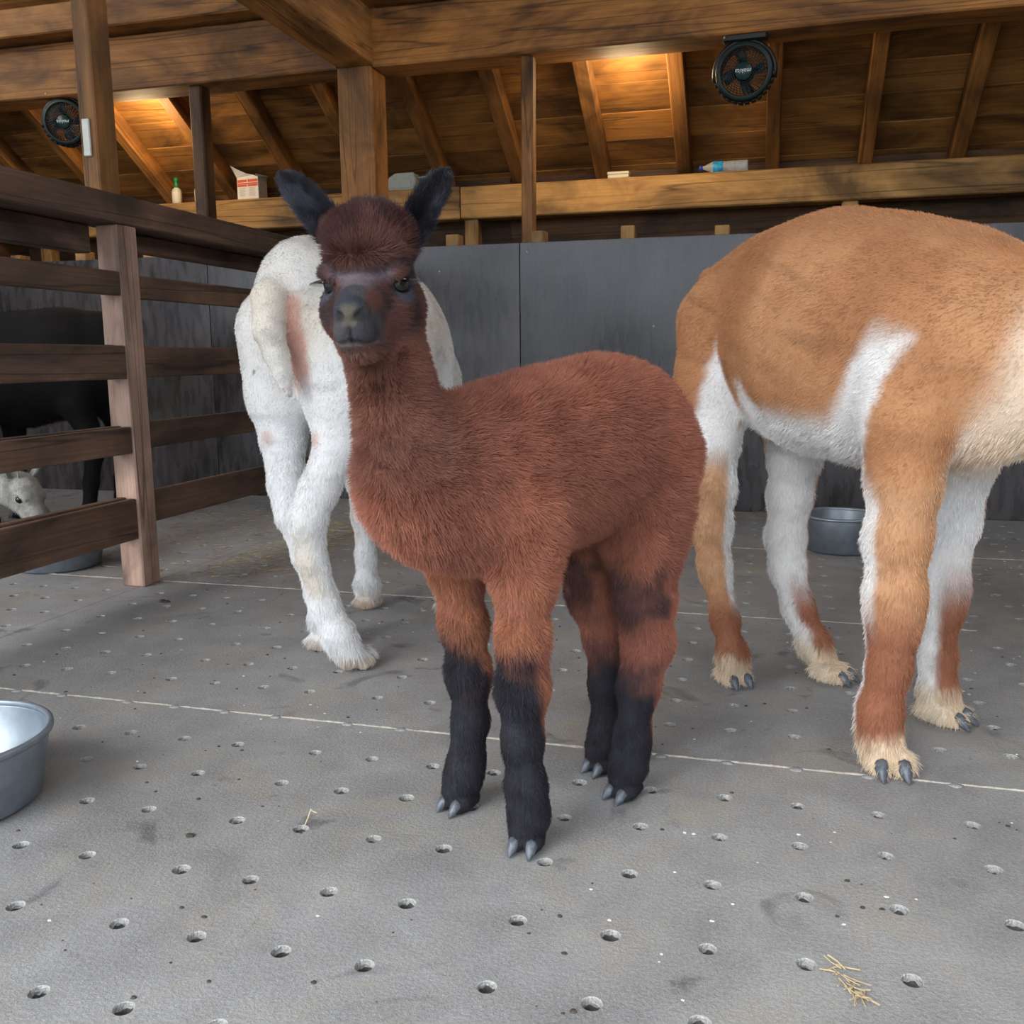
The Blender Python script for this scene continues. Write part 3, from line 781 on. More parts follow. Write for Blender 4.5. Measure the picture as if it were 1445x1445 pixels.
def surface(D, xs, ys, zs):
    """Surface nets on a rectilinear grid -> vertices, quads."""
    ins = D < 0
    c = [ins[a:D.shape[0] - 1 + a, b:D.shape[1] - 1 + b, e:D.shape[2] - 1 + e] for a in (0, 1) for b in (0, 1) for e in (0, 1)]
    cnt = sum(x.astype(np.int8) for x in c)
    act = (cnt > 0) & (cnt < 8)
    idx = np.full(act.shape, -1, np.int64); I, J, K = np.nonzero(act); idx[act] = np.arange(len(I))
    acc = np.zeros((len(I), 3)); n = np.zeros(len(I))
    C = [(a, b, e) for a in (0, 1) for b in (0, 1) for e in (0, 1)]
    for p in range(8):
        for q in range(p + 1, 8):
            df = [C[q][r] - C[p][r] for r in range(3)]
            if sum(abs(v) for v in df) != 1: continue
            v0 = D[I + C[p][0], J + C[p][1], K + C[p][2]].astype(float); v1 = D[I + C[q][0], J + C[q][1], K + C[q][2]].astype(float)
            m = (v0 < 0) != (v1 < 0)
            t = np.where(m, v0 / np.where(m, v0 - v1, 1), 0)
            pos = np.array(C[p], float)[None] + t[:, None] * np.array(df, float)[None]
            acc[m] += pos[m]; n[m] += 1
    acc /= n[:, None]
    def co(ax, ii, f): return ax[ii] + f * (ax[np.minimum(ii + 1, len(ax) - 1)] - ax[ii])
    V = np.stack([co(xs, I, acc[:, 0]), co(ys, J, acc[:, 1]), co(zs, K, acc[:, 2])], 1)
    Q = []
    nx, ny, nz = D.shape
    for ax in range(3):
        sl0 = [slice(None)] * 3; sl1 = [slice(None)] * 3
        sl0[ax] = slice(0, -1); sl1[ax] = slice(1, None)
        o1, o2 = [r for r in range(3) if r != ax]
        sl0[o1] = sl1[o1] = slice(1, -1); sl0[o2] = sl1[o2] = slice(1, -1)
        A = ins[tuple(sl0)]; B = ins[tuple(sl1)]
        e = np.stack(np.nonzero(A != B), 1); fl = A[tuple(e.T)]
        e[:, o1] += 1; e[:, o2] += 1
        def cell(d1, d2):
            t = e.copy(); t[:, o1] -= d1; t[:, o2] -= d2
            return idx[t[:, 0], t[:, 1], t[:, 2]]
        q = np.stack([cell(0, 0), cell(1, 0), cell(1, 1), cell(0, 1)], 1)
        flip = fl if ax != 1 else ~fl
        q[flip] = q[flip][:, ::-1]
        Q.append(q)
    Q = np.concatenate(Q)
    return V, Q[:, ::-1]

def relax(V, Q, it=4, lam=.5, mu=-.52):
    E = np.concatenate([Q[:, [0, 1]], Q[:, [1, 2]], Q[:, [2, 3]], Q[:, [3, 0]]])
    deg = np.bincount(E.ravel(), minlength=len(V)).astype(float)[:, None]
    for i in range(it):
        for f in (lam, mu):
            S = np.stack([np.bincount(E[:, 0], V[E[:, 1], c], len(V)) + np.bincount(E[:, 1], V[E[:, 0], c], len(V)) for c in range(3)], 1)
            V = V + f * (S / deg - V)
    return V

def normals(V, Q):
    n = np.cross(V[Q[:, 2]] - V[Q[:, 0]], V[Q[:, 3]] - V[Q[:, 1]])
    N = np.zeros_like(V)
    for k in range(4):
        for c in range(3): N[:, c] += np.bincount(Q[:, k], n[:, c], len(V))
    return N / (np.linalg.norm(N, axis=1, keepdims=True) + 1e-12), n

def _hash(i, j, k, s):
    h = (i * 374761393 + j * 668265263 + k * 2147483647 + s * 974634541) & 0xFFFFFFFF
    h = ((h ^ (h >> 13)) * 1274126177) & 0xFFFFFFFF
    return ((h ^ (h >> 16)) & 0xFFFF) / 65535.0
def vnoise(P, scale, seed=0):
    P = np.asarray(P, float) * scale + 1000.0
    I = np.floor(P).astype(np.int64); f = P - I; f = f * f * (3 - 2 * f); r = 0
    for a in (0, 1):
        for b in (0, 1):
            for c in (0, 1):
                wgt = (f[:, 0] if a else 1 - f[:, 0]) * (f[:, 1] if b else 1 - f[:, 1]) * (f[:, 2] if c else 1 - f[:, 2])
                r = r + wgt * _hash(I[:, 0] + a, I[:, 1] + b, I[:, 2] + c, seed)
    return r
def fbm(P, scale, seed=0, o=3):
    return sum(vnoise(P, scale * 2 ** i, seed + i) * .5 ** i for i in range(o)) / sum(.5 ** i for i in range(o))
def sst(a, b, x):
    t = np.clip((x - a) / (b - a), 0, 1); return t * t * (3 - 2 * t)
def lin(*c): 
    return np.array([((v / 255 + .055) / 1.055) ** 2.4 if v > 10 else v / 255 / 12.92 for v in c])
def blend(A, B, t): return A + (B - A) * np.asarray(t)[:, None]

def coat_mat(name, rough=.75, skin=False):
    m, n, l, b = new_mat(name)
    a = n.new('ShaderNodeAttribute'); a.attribute_name = 'coat'
    l.new(a.outputs['Color'], b.inputs['Base Color'])
    b.inputs['Roughness'].default_value = rough
    b.inputs['Specular IOR Level'].default_value = .25
    if skin:
        t = n.new('ShaderNodeTexCoord'); ns = n.new('ShaderNodeTexNoise'); ns.inputs['Scale'].default_value = 160; ns.inputs['Detail'].default_value = 3
        l.new(t.outputs['Object'], ns.inputs['Vector'])
        bp = n.new('ShaderNodeBump'); bp.inputs['Strength'].default_value = .5; bp.inputs['Distance'].default_value = .004
        l.new(ns.outputs[0], bp.inputs['Height']); l.new(bp.outputs[0], b.inputs['Normal'])
    return m
SKIN = coat_mat('coat_skin', .8, True)
FUR = coat_mat('coat_fur', .6)
CLAW = plain('toe_nail', (.085, .095, .115), .38, bump=.2, scale=120, var=.35)
EYE = plain('dark_eye', (.006, .005, .006), .06, scale=20)
EYE.node_tree.nodes['Principled BSDF'].inputs['IOR'].default_value = 1.5
LID = plain('eye_lid', (.02, .02, .024), .6, scale=60)

class Frame:
    """Local axes of an animal: s along b, x along l, z up. Returns points relative to the origin."""
    def __init__(f, O, b, l): f.O = Vector((O[0], O[1], 0)); f.b = np.array(b); f.l = np.array(l)
    def __call__(f, s, x, z, *r): return (s * f.b[0] + x * f.l[0], s * f.b[1] + x * f.l[1], z) + r
    def loc(f, P): return np.stack([P[:, 0] * f.b[0] + P[:, 1] * f.b[1], P[:, 0] * f.l[0] + P[:, 1] * f.l[1], P[:, 2]], 1)
    def dirs(f, D): return D[:, [0]] * np.array([*f.b, 0]) + D[:, [1]] * np.array([*f.l, 0]) + D[:, [2]] * np.array([0, 0, 1.])

def axis_grid(lo, hi, h, fine=(), hf=.004):
    out = [lo]
    while out[-1] < hi:
        x = out[-1]; st = h
        for a, b in fine:
            if a <= x <= b: st = hf
        out.append(x + st)
    return np.array(out)

def build_skin(name, fl, root, frame, colour, grid, mat=None):
    xs, ys, zs = grid
    D = fl.field(xs, ys, zs)
    V, Q = surface(D, xs, ys, zs)
    V = relax(V, Q, 5)
    V[:, 2] = np.maximum(V[:, 2], .0005)
    o = mesh_obj_np(name, V, Q, mat or SKIN, root)
    N, fn = normals(V, Q)
    C = colour(frame.loc(V), V, N, 0)
    at = o.data.attributes.new('coat', 'FLOAT_COLOR', 'POINT')
    at.data.foreach_set('color', np.concatenate([C, np.ones((len(C), 1))], 1).astype(np.float32).ravel())
    return o, V, Q, N

def mesh_obj_np(name, V, Q, mat, parent=None):
    me = bpy.data.meshes.new(name)
    me.vertices.add(len(V)); me.vertices.foreach_set('co', V.astype(np.float32).ravel())
    me.loops.add(Q.size); me.loops.foreach_set('vertex_index', Q.astype(np.int32).ravel())
    me.polygons.add(len(Q)); me.polygons.foreach_set('loop_start', (np.arange(len(Q)) * Q.shape[1]).astype(np.int32))
    me.update(calc_edges=True); me.validate()
    me.polygons.foreach_set('use_smooth', np.ones(len(me.polygons), bool))
    me.materials.append(mat)
    return link(bpy.data.objects.new(name, me), parent)

def grow_fur(name, V, Q, N, frame, root, colour, style, count, seed=1, mat=None, nseg=4, dense=None):
    """style(local, world, normal) -> length, comb direction (world), lay 0..1 (flat), radius, clump"""
    g = np.random.default_rng(seed)
    A = V[Q[:, 0]]; B = V[Q[:, 1]]; C_ = V[Q[:, 2]]; D_ = V[Q[:, 3]]
    ar = .5 * np.linalg.norm(np.cross(C_ - A, D_ - B), axis=1)
    if dense is not None: ar = ar * dense(A)
    f = g.choice(len(Q), count, p=ar / ar.sum())
    u, v = g.random(count)[:, None], g.random(count)[:, None]
    def bil(Z): return (Z[Q[f, 0]] * (1 - u) + Z[Q[f, 1]] * u) * (1 - v) + (Z[Q[f, 3]] * (1 - u) + Z[Q[f, 2]] * u) * v
    P = bil(V); n = bil(N); n /= np.linalg.norm(n, axis=1, keepdims=True) + 1e-9
    L = frame.loc(P)
    ln, comb, lay, rad, clump = style(L, P, n)
    keep = ln > .0006
    P, n, L, ln, comb, lay, rad, clump = (z[keep] for z in (P, n, L, ln, comb, lay, rad, clump)); N_ = len(P)
    comb = comb - n * np.sum(comb * n, 1, keepdims=True); comb /= np.linalg.norm(comb, axis=1, keepdims=True) + 1e-6
    sw = np.stack([fbm(P, 42, 31 + seed), fbm(P, 42, 47 + seed), fbm(P, 42, 59 + seed)], 1) - .5
    d = n * (1 - lay)[:, None] + comb * lay[:, None] + sw * (clump * 1.6)[:, None] + g.normal(0, .13, (N_, 3))
    d /= np.linalg.norm(d, axis=1, keepdims=True) + 1e-9
    dn = np.sum(d * n, 1); fix = np.maximum(.08 - dn, 0); d = d + n * fix[:, None]
    ln = ln * g.uniform(.65, 1.1, N_)
    ts = np.linspace(0, 1, nseg)
    bend = comb * (lay * .55)[:, None] + np.array([0, 0, -.18]) + sw * .5
    # locks: tips are drawn towards the middle of a small cell
    cell = .009; ci = np.floor(P / cell).astype(np.int64)
    cc = (ci + .5 + .35 * (np.stack([_hash(ci[:, 0], ci[:, 1], ci[:, 2], 5 + k) for k in range(3)], 1) - .5) * 2) * cell
    pull = (cc - P); pull -= n * np.sum(pull * n, 1, keepdims=True)
    pos = np.empty((N_, nseg, 3), np.float32)
    for i, t in enumerate(ts):
        pos[:, i] = P - n * .0012 + d * (ln * t)[:, None] + bend * (ln * t * t * .45)[:, None] + pull * (clump * .75 * t)[:, None]
    pos[:, :, 2] = np.maximum(pos[:, :, 2], .001)
    R = (rad[:, None] * (1 - .72 * ts[None] ** 1.4)).astype(np.float32)
    col = colour(L, P, n, 1)
    col = col * (1 + g.normal(0, .13, (N_, 1))) * (.86 + .28 * vnoise(P, 60, 77))[:, None]
    col = np.clip(col, .002, .95)
    hc = bpy.data.hair_curves.new(name); hc.add_curves([nseg] * N_)
    hc.attributes['position'].data.foreach_set('vector', pos.ravel())
    ra = hc.attributes.get('radius') or hc.attributes.new('radius', 'FLOAT', 'POINT')
    ra.data.foreach_set('value', R.ravel())
    ca = hc.attributes.new('coat', 'FLOAT_COLOR', 'CURVE')
    ca.data.foreach_set('color', np.concatenate([col, np.ones((N_, 1))], 1).astype(np.float32).ravel())
    hc.materials.append(mat or FUR)
    o = bpy.data.objects.new(name, hc); link(o, root); o['kind'] = 'stuff'
    return o

def claws(root, frame, base, fwd, size=1.0, spread=.016):
    """Two curved toe nails in front of a foot. base: point between the toes (relative), fwd: heading on the ground."""
    fx = np.array([*fwd, 0.]); fx /= np.linalg.norm(fx); lx = np.array([-fx[1], fx[0], 0]); zz = np.array([0, 0, 1.])
    for s in (-1, 1):
        V = []; n_ = 7; m_ = 8
        for i in range(n_):
            t = i / (n_ - 1)
            c = np.array(base) + lx * s * (spread + .002 * t) * size + fx * (.027 * t - .011) * size + zz * (.020 - .004 * t - .0125 * t ** 2.2) * size
            wv, hv = .0098 * (1 - t ** 2.6) * size + .0014, .0130 * (1 - t ** 1.9) * size + .0014
            for k in range(m_):
                a = 2 * math.pi * k / m_
                p = c + lx * wv * math.cos(a) + (zz * .94 + fx * .3) * hv * math.sin(a)
                p[2] = max(p[2], .0012); V.append(p)
        Fc = [(i * m_ + k, i * m_ + (k + 1) % m_, (i + 1) * m_ + (k + 1) % m_, (i + 1) * m_ + k) for i in range(n_ - 1) for k in range(m_)]
        Fc += [tuple(range(m_))[::-1], tuple(range((n_ - 1) * m_, n_ * m_))]
        mesh_obj('toe_nail', V, Fc, CLAW, root, True)

def foot(fl, frame, base, fwd, size=1.0, r=.018, spread=.016):
    fx = np.array([*fwd, 0.]); fx /= np.linalg.norm(fx); lx = np.array([-fx[1], fx[0], 0])
    b = np.array(base, float)
    for s in (-1, 1):
        p = [b + lx * s * .008 * size - fx * .035 * size + np.array([0, 0, .020 * size]), b + lx * s * spread * .9 * size - fx * .008 * size + np.array([0, 0, .019 * size]), b + lx * s * spread * size + fx * .014 * size + np.array([0, 0, .014 * size])]
        fl.chain([(*p[0], r * size), (*p[1], r * size * .95), (*p[2], r * size * .66)], k=.007)

def ear(root, base, tip, open_dir, wid, mat, colour, frame, thick=.005, furn=9000, seed=3):
    """A cupped ear: a leaf-shaped shell with thickness, open towards open_dir."""
    base = np.array(base); tip = np.array(tip); ax = tip - base; L = np.linalg.norm(ax); ax /= L
    od = np.array(open_dir, float); od -= ax * (od @ ax); od /= np.linalg.norm(od); sd = np.cross(ax, od)
    nu, nv = 22, 13
    outer = []; inner = []
    for i in range(nu):
        t = i / (nu - 1)
        wd = wid * (math.sin(math.pi * min(1, .16 + .84 * t) ** .9) ** .75 * (1 - .1 * t) + .02) if t < 1 else wid * .06
        wd = wid * max(.05, (.62 + .9 * t - 1.45 * t * t) if t < .55 else ((1 - ((t - .5) / .5) ** 2.3) ** .62) * .69 + .0)
        cup = 1.25 - .55 * t
        cen = base + ax * L * t + od * (.012 * math.sin(t * 2.6)) 
        for j in range(nv):
            a = (j / (nv - 1) - .5) * 2 * cup
            rad = wd / max(.35, math.sin(min(cup, 1.5708)))
            p = cen + sd * rad * math.sin(a) - od * rad * (math.cos(a) - math.cos(cup)) * .8
            nn = sd * math.sin(a) - od * math.cos(a)
            outer.append(p + nn * thick * .5); inner.append(p - nn * thick * .5)
    V = np.array(outer + inner); o2 = nu * nv; Q = []
    for i in range(nu - 1):
        for j in range(nv - 1):
            a = i * nv + j; Q.append((a, a + 1, a + nv + 1, a + nv)); Q.append((o2 + a, o2 + a + nv, o2 + a + nv + 1, o2 + a + 1))
    for i in range(nu - 1):
        for j in (0, nv - 1):
            a = i * nv + j
            q = (a, a + nv, o2 + a + nv, o2 + a); Q.append(q if j == 0 else q[::-1])
    for j in range(nv - 1):
        a = (nu - 1) * nv + j; Q.append((a, a + 1, o2 + a + 1, o2 + a))
    Q = np.array(Q)
    # make the normals point outwards
    Nn, fn = normals(V, Q)
    if np.mean(np.sum(Nn[:o2] * (V[:o2] - V[o2:]), 1)) < 0: Q = Q[:, ::-1]; Nn = -Nn
    e = mesh_obj_np('ear', V, Q, mat, root)
    C = colour(frame.loc(V), V, Nn, 2)
    at = e.data.attributes.new('coat', 'FLOAT_COLOR', 'POINT')
    at.data.foreach_set('color', np.concatenate([C, np.ones((len(C), 1))], 1).astype(np.float32).ravel())
    def st(Lc, P, n):
        k = len(P); edge = np.abs((P - base) @ sd) / wid
        return np.full(k, .010) + .008 * np.clip(edge, 0, 1), np.tile(ax * .8 + od * .1, (k, 1)), np.full(k, .62), np.full(k, .00034), np.full(k, .25)
    grow_fur('ear_fur', V, Q, Nn, frame, e, lambda a, b, c, d: colour(a, b, c, 2), st, furn, seed)
    return e

# ------------------------------------------------------------------ the young brown alpaca
def young_alpaca():
    F = Frame((-.4455, 1.4505), (.6, .8), (.8, -.6))
    root = empty('young_alpaca', F.O)
    tag(root, 'young fluffy red-brown alpaca with black ears and lower legs facing the camera', 'alpaca')
    lat = np.array([.8, -.6, 0.])
    fl = Flesh()
    # trunk
    fl.chain([F(-.095, 0, .605, .085, .112), F(.0, 0, .602, .106, .130), F(.12, 0, .624, .118, .134), F(.24, 0, .648, .120, .130), F(.305, 0, .648, .100, .118), F(.330, 0, .615, .080, .100)], k=.05, lat=lat)
    # chest and neck
    fl.chain([F(-.06, -.0, .60, .088, .095), F(-.120, .0, .630, .070, .070), F(-.156, .0, .72, .047, .046), F(-.174, .0, .80, .040, .040), F(-.182, .0, .875, .040, .044)], k=.05, lat=lat)
    # tail
    fl.chain([F(.41, 0, .66, .03), F(.445, 0, .60, .022), F(.445, 0, .53, .016)], k=.02)
    # front legs
    hd = (-.6, -.8)
    for sgn, pts, toe in ((1, [(.03, .078, .56, .066), (.012, .089, .45, .039), (.006, .092, .36, .033), (.004, .092, .275, .034), (.004, .091, .19, .027), (.010, .092, .11, .0265), (.016, .092, .055, .027), (.005, .092, .030, .020)], (.002, .100, 0)),
                          (-1, [(.02, -.080, .56, .064), (.001, -.083, .44, .038), (.016, -.087, .34, .032), (.027, -.089, .245, .032), (.028, -.089, .16, .026), (.020, -.09, .09, .025), (.012, -.092, .052, .026), (-.004, -.095, .030, .020)], (-.008, -.088, 0))):
        fl.chain([F(*p) for p in pts], k=.035)
        b = F(*toe)
        fdir = (-.1, -1.0) if sgn > 0 else (-.45, -.8)
        foot(fl, F, b, fdir, .92); claws(root, F, (b[0] + fdir[0] * .018, b[1] + fdir[1] * .018, 0), fdir, .92)
    # hind legs: thigh, stifle, hock, shank, pastern
    for sgn, pts, toe in ((1, [(.335, .040, .62, .088), (.308, .062, .53, .070), (.298, .070, .46, .056), (.305, .068, .37, .045), (.322, .062, .285, .038), (.300, .060, .20, .031), (.286, .060, .11, .027), (.276, .060, .055, .027), (.262, .060, .030, .020)], (.254, .064, 0)),
                          (-1, [(.325, -.045, .62, .085), (.295, -.07, .52, .066), (.278, -.074, .45, .050), (.308, -.068, .345, .041), (.334, -.06, .265, .037), (.332, -.055, .17, .031), (.328, -.05, .09, .026), (.318, -.05, .05, .026), (.304, -.05, .03, .020)], (.298, -.044, 0))):
        fl.chain([F(*p) for p in pts], k=.035)
        b = F(*toe); fdir = (-.55, -.83)
        foot(fl, F, b, fdir, .88); claws(root, F, (b[0] + fdir[0] * .018, b[1] + fdir[1] * .018, 0), fdir, .88)
    # head frame
    yaw = math.radians(-78.5); pit = math.radians(-13)
    HC = np.array(F(-.198, 0, .912))
    hf = np.array([math.cos(yaw) * math.cos(pit), math.sin(yaw) * math.cos(pit), math.sin(pit)])
    hr = np.array([-math.sin(yaw), math.cos(yaw), 0.])          # animal's left = picture right
    roll = math.radians(0); hu = np.cross(hf, hr); hu = hu if hu[2] > 0 else -hu
    H = lambda x, y, z, *r: tuple(HC + hr * x + hf * y + hu * z) + r
    ax = (hr, hf, hu)
    fl.blob(H(0, -.025, .008), (.053, .076, .054), .03, ax)                 # skull
    fl.blob(H(0, -.030, .046), (.050, .060, .042), .03, ax)                 # wool cap
    fl.blob(H(0, .028, .038), (.042, .032, .022), .02, ax)                  # fringe over the brow
    fl.chain([H(0, .02, -.012, .044, .042), H(0, .065, -.026, .031, .033), H(0, .105, -.032, .0215, .027), H(0, .122, -.037, .0185, .024)], k=.025, lat=hr)
    fl.chain([H(0, -.02, -.055, .050, .040), H(0, .04, -.058, .040, .030), H(0, .085, -.064, .026, .020), H(0, .112, -.066, .019, .014)], k=.025, lat=hr)   # jaw
    for s in (-1, 1):
        fl.blob(H(.044 * s, -.005, -.040), (.026, .050, .036), .03, ax)     # cheek
        fl.blob(H(.047 * s, .030, .014), (.017, .030, .011), .014, ax)      # brow bone
        fl.blob(H(.0115 * s, .124, -.050), (.0145, .019, .020), .010, ax)    # upper lip halves
        fl.blob(H(.0125 * s, .131, -.020), (.010, .012, .009), .010, ax)     # nostril wing
        fl.blob(H(.051 * s, .024, -.003), (.0155, .0185, .0125), .005, ax, cut=True)   # eye socket
    fl.blob(H(0, .128, -.022), (.008, .014, .014), .010, ax)                # nose bridge tip
    fl.blob(H(0, .108, -.076), (.017, .018, .011), .010, ax)                # chin
    for s in (-1, 1):
        fl.chain([H(.0048 * s, .147, -.032, .0022), H(.012 * s, .145, -.025, .0030), H(.0215 * s, .137, -.0195, .0022)], k=.005, cut=True)   # nostril slit
    fl.chain([H(0, .147, -.036, .0018), H(0, .149, -.060, .0022)], k=.004, cut=True)      # split lip
    fl.chain([H(-.026, .118, -.067, .0020), H(-.008, .142, -.0625, .0024), H(.008, .142, -.0625, .0024), H(.026, .118, -.067, .0020)], k=.005, cut=True)  # mouth
    # grid with finer cells at the head
    hc = HC
    g = (axis_grid(-.34, .50, .0085, [(hc[0] - .10, hc[0] + .12)], .0036), axis_grid(-.40, .54, .0085, [(hc[1] - .19, hc[1] + .10)], .0036), axis_grid(-.02, 1.04, .0085, [(-.02, .06), (hc[2] - .12, hc[2] + .11)], .0036))
    rust, rust2, darkn = lin(162, 103, 82), lin(142, 89, 72), lin(106, 74, 64)
    black, char, grey = lin(25, 23, 28), lin(46, 45, 53), lin(98, 92, 98)
    orange = lin(156, 102, 70); facec = lin(54, 42, 44)
    def colour(L, P, N, mode):
        s, x, z = L[:, 0], L[:, 1], L[:, 2]
        n1 = fbm(P, 9, 3); n2 = fbm(P, 24, 8); n3 = fbm(P, 55, 12)
        C = blend(np.tile(rust, (len(P), 1)), rust2, sst(.35, .7, n1))
        # neck and shoulders darker
        nk = sst(-.03, -.13, s + .05 * (n1 - .5)) * sst(.56, .68, z)
        C = blend(C, darkn, nk * (.35 + .6 * n2))
        # legs
        front = s < .16
        kn = .40 + .10 * (n1 - .5) + .12 * (n2 - .5)
        up_ = sst(.50, .42, z)
        C = blend(C, orange, up_ * .55 * front * (n2 > .42))
        rear = N @ np.array([.6, .8, 0])
        lo = sst(.335, .255, z + .10 * (n2 - .5) + .12 * np.clip(rear, -.3, 1))
        blk = blend(blend(np.tile(black, (len(P), 1)), char, n3), lin(66, 46, 42), sst(.5, .75, fbm(P, 13, 40)) * .6)
        C = np.where(front[:, None], blend(C, blk, lo), C)
        hz = sst(.47, .42, z + .12 * (n2 - .5)) * sst(.30, .36, z + .08 * (n2 - .5)) * sst(.46, .66, n2 * .65 + n1 * .35 - .30 * rear)
        hz = np.maximum(hz, sst(.27, .17, z + .10 * (n2 - .5) + .13 * np.clip(rear, -.2, 1)) * sst(.20, .42, n2 + .9 * sst(.26, .12, z)))
        hb_ = blend(blk, lin(62, 46, 48), sst(.30, .42, z))
        C = np.where((~front)[:, None], blend(C, hb_, np.clip(hz, 0, 1) * np.where(z > .3, .62 + .38 * n3, 1)), C)
        # head
        d = P - HC; hx, hy, hz_ = d @ hr, d @ hf, d @ hu
        hd_ = (sst(-.085, -.05, hz_ + .02 * (n2 - .5)) * sst(-.10, -.06, hy) * (z > .78)).astype(float)
        C = blend(C, blend(np.tile(facec, (len(P), 1)), lin(90, 58, 51), sst(.45, .68, n2)), hd_ * .95)
        cap = sst(.022, .04, hz_) * hd_
        C = blend(C, blend(np.tile(lin(78, 52, 48), (len(P), 1)), lin(112, 76, 68), sst(.35, .7, n2)), cap * .85)
        tipg = sst(.075, .10, hz_) * hd_; C = blend(C, grey, tipg * .35)
        brow = hd_ * sst(.034, .026, hz_) * sst(-.012, .006, hz_ - .35 * np.abs(hx)) * sst(.03, .05, hy) * sst(.056, .030, np.abs(hx)); C = blend(C, lin(112, 104, 114), brow * (.35 + .6 * n3))
        wz = .0155 + .022 * sst(.0, -.05, hz_)
        mz = hd_ * sst(.090, .101, hy + .010 * (n2 - .5)) * sst(wz + .004, wz - .002, np.abs(hx)); mz = np.maximum(mz, hd_ * sst(-.062, -.075, hz_) * sst(.055, .085, hy))
        mc = blend(np.tile(lin(50, 51, 60), (len(P), 1)), lin(70, 68, 68), sst(.45, .7, n2)); C = blend(C, mc, mz)
        C = blend(C, lin(92, 86, 72), hd_ * sst(.125, .14, hy) * sst(.014, .006, np.abs(hx)) * sst(-.042, -.034, hz_) * sst(-.006, -.016, hz_) * .8)
        for sg in (-1, 1):
            q = d - hr * (.053 * sg) - hf * .03 - hu * (-.004)
            er = np.sqrt((q @ hr / .020) ** 2 + (q @ hf / .026) ** 2 + (q @ hu / .020) ** 2)
            C = blend(C, lin(54, 54, 62), hd_ * sst(1.25, .75, er))
            q2 = q + hu * .014; er = np.sqrt((q2 @ hr / .018) ** 2 + (q2 @ hf / .022) ** 2 + (q2 @ hu / .016) ** 2)
            C = blend(C, lin(74, 72, 82), hd_ * sst(1.2, .7, er) * .7)
            nq = d - hr * (.012 * sg) - hf * .142 + hu * .026; nd = np.linalg.norm(nq * 1.0, axis=1)
            C = blend(C, lin(30, 28, 26), sst(.010, .004, nd) * .8)
        sl = sst(.004, .0015, np.abs(hx)) * (hy > .125) * sst(-.036, -.040, hz_) * sst(-.068, -.064, hz_)
        C = blend(C, lin(22, 20, 20), sl * .9)
        ml = sst(.0045, .001, np.abs(hz_ + .0650 + .12 * np.maximum(np.abs(hx) - .008, 0))) * (hy > .105)
        C = blend(C, lin(112, 104, 98), ml * .45)
        return C
    skin, V, Q, N = build_skin('body', fl, root, F, lambda a, b, c, d: colour(a, b, c, d) * .8, g)
    def style(L, P, n):
        s, x, z = L[:, 0], L[:, 1], L[:, 2]; k = len(P)
        d = P - HC; hx, hy, hz_ = d @ hr, d @ hf, d @ hu
        hd_ = sst(-.095, -.06, hz_) * sst(-.12, -.08, hy) * (z > .77)
        leg = sst(.50, .40, z); low = sst(.30, .20, z)
        nk = sst(-.07, -.13, s) * sst(.62, .70, z)
        ln = .017 + .006 * fbm(P, 18, 5) - .0075 * leg - .003 * low - .005 * nk
        face = hd_ * sst(.03, .0, hz_ - .012) ; capm = hd_ * sst(.03, .055, hz_)
        ln = ln * (1 - face) + face * (.0085 * sst(.110, .03, hy) + .0014)
        ln = ln + capm * (.010 + .008 * vnoise(P, 40, 9))
        ln = np.where(z < .032, .004, ln); ln = np.where((z < .012), 0, ln)
        for sg in (-1, 1):
            q = d - hr * (.056 * sg) - hf * .028 + hu * .003; er = np.sqrt((q @ hr / .016) ** 2 + (q @ hf / .018) ** 2 + (q @ hu / .012) ** 2)
            ln = np.where(er < 1.15, 0, ln * (.22 + .78 * sst(1.1, 2.3, er)))
        comb = np.zeros((k, 3)); comb[:] = np.array([.6, .8, -.55])
        comb = comb * (1 - leg)[:, None] + leg[:, None] * np.array([.15, .2, -1.])
        comb = comb * (1 - face)[:, None] + face[:, None] * (-hf + hr * np.sign(hx)[:, None] * .35 - hu * .15)
        comb = comb * (1 - capm)[:, None] + capm[:, None] * (hu * .7 + hf * .25 + hr * np.clip(hx / .05, -1, 1)[:, None] * .4)
        lay = .34 + .2 * leg + .22 * low + .30 * face - .15 * capm
        rad = .00037 + 0 * s - .00013 * face - .00006 * capm
        cl = .55 - .2 * low - .15 * face
        return ln, comb, np.clip(lay, 0, .9), rad, cl
    grow_fur('fleece', V, Q, N, F, root, colour, style, 350000, 5, dense=lambda A: 1 + 2.2 * (np.linalg.norm(A - HC, axis=1) < .17))
    # eyes, lids, lashes
    for s in (-1, 1):
        c = np.array(H(.0445 * s, .0250, -.003))
        bm = bmesh.new(); bmesh.ops.create_uvsphere(bm, u_segments=20, v_segments=14, radius=.0165)
        e = bm_obj('eye', bm, EYE, root, True); e.location = c
        bm = bmesh.new()
        od = hr * s * .80 + hf * .60; od /= np.linalg.norm(od); sd = np.cross(hu, od)
        for sgz, rng_ in ((1, (36, 70)), (-1, (40, 70))):
            rows = []
            for i in range(6):
                el = math.radians(rng_[0] + (rng_[1] - rng_[0]) * i / 5) * sgz
                row = []
                for j in range(13):
                    az = math.radians(-80 + 160 * j / 12); e2 = el * (math.cos(az * .9) * .55 + .45) if i == 0 else el
                    p = c + (od * math.cos(az) * math.cos(e2) + sd * math.sin(az) * math.cos(e2) + hu * math.sin(e2)) * (.0176 + .0014 * (i < 1))
                    row.append(bm.verts.new(p))
                rows.append(row)
            for a, b in zip(rows[:-1], rows[1:]):
                for j in range(12): bm.faces.new((a[j], a[j + 1], b[j + 1], b[j]))
        lid = bm_obj('eyelid', bm, LID, root, True)
        md = lid.modifiers.new('thickness', 'SOLIDIFY'); md.thickness = .0016
        bm = bmesh.new()
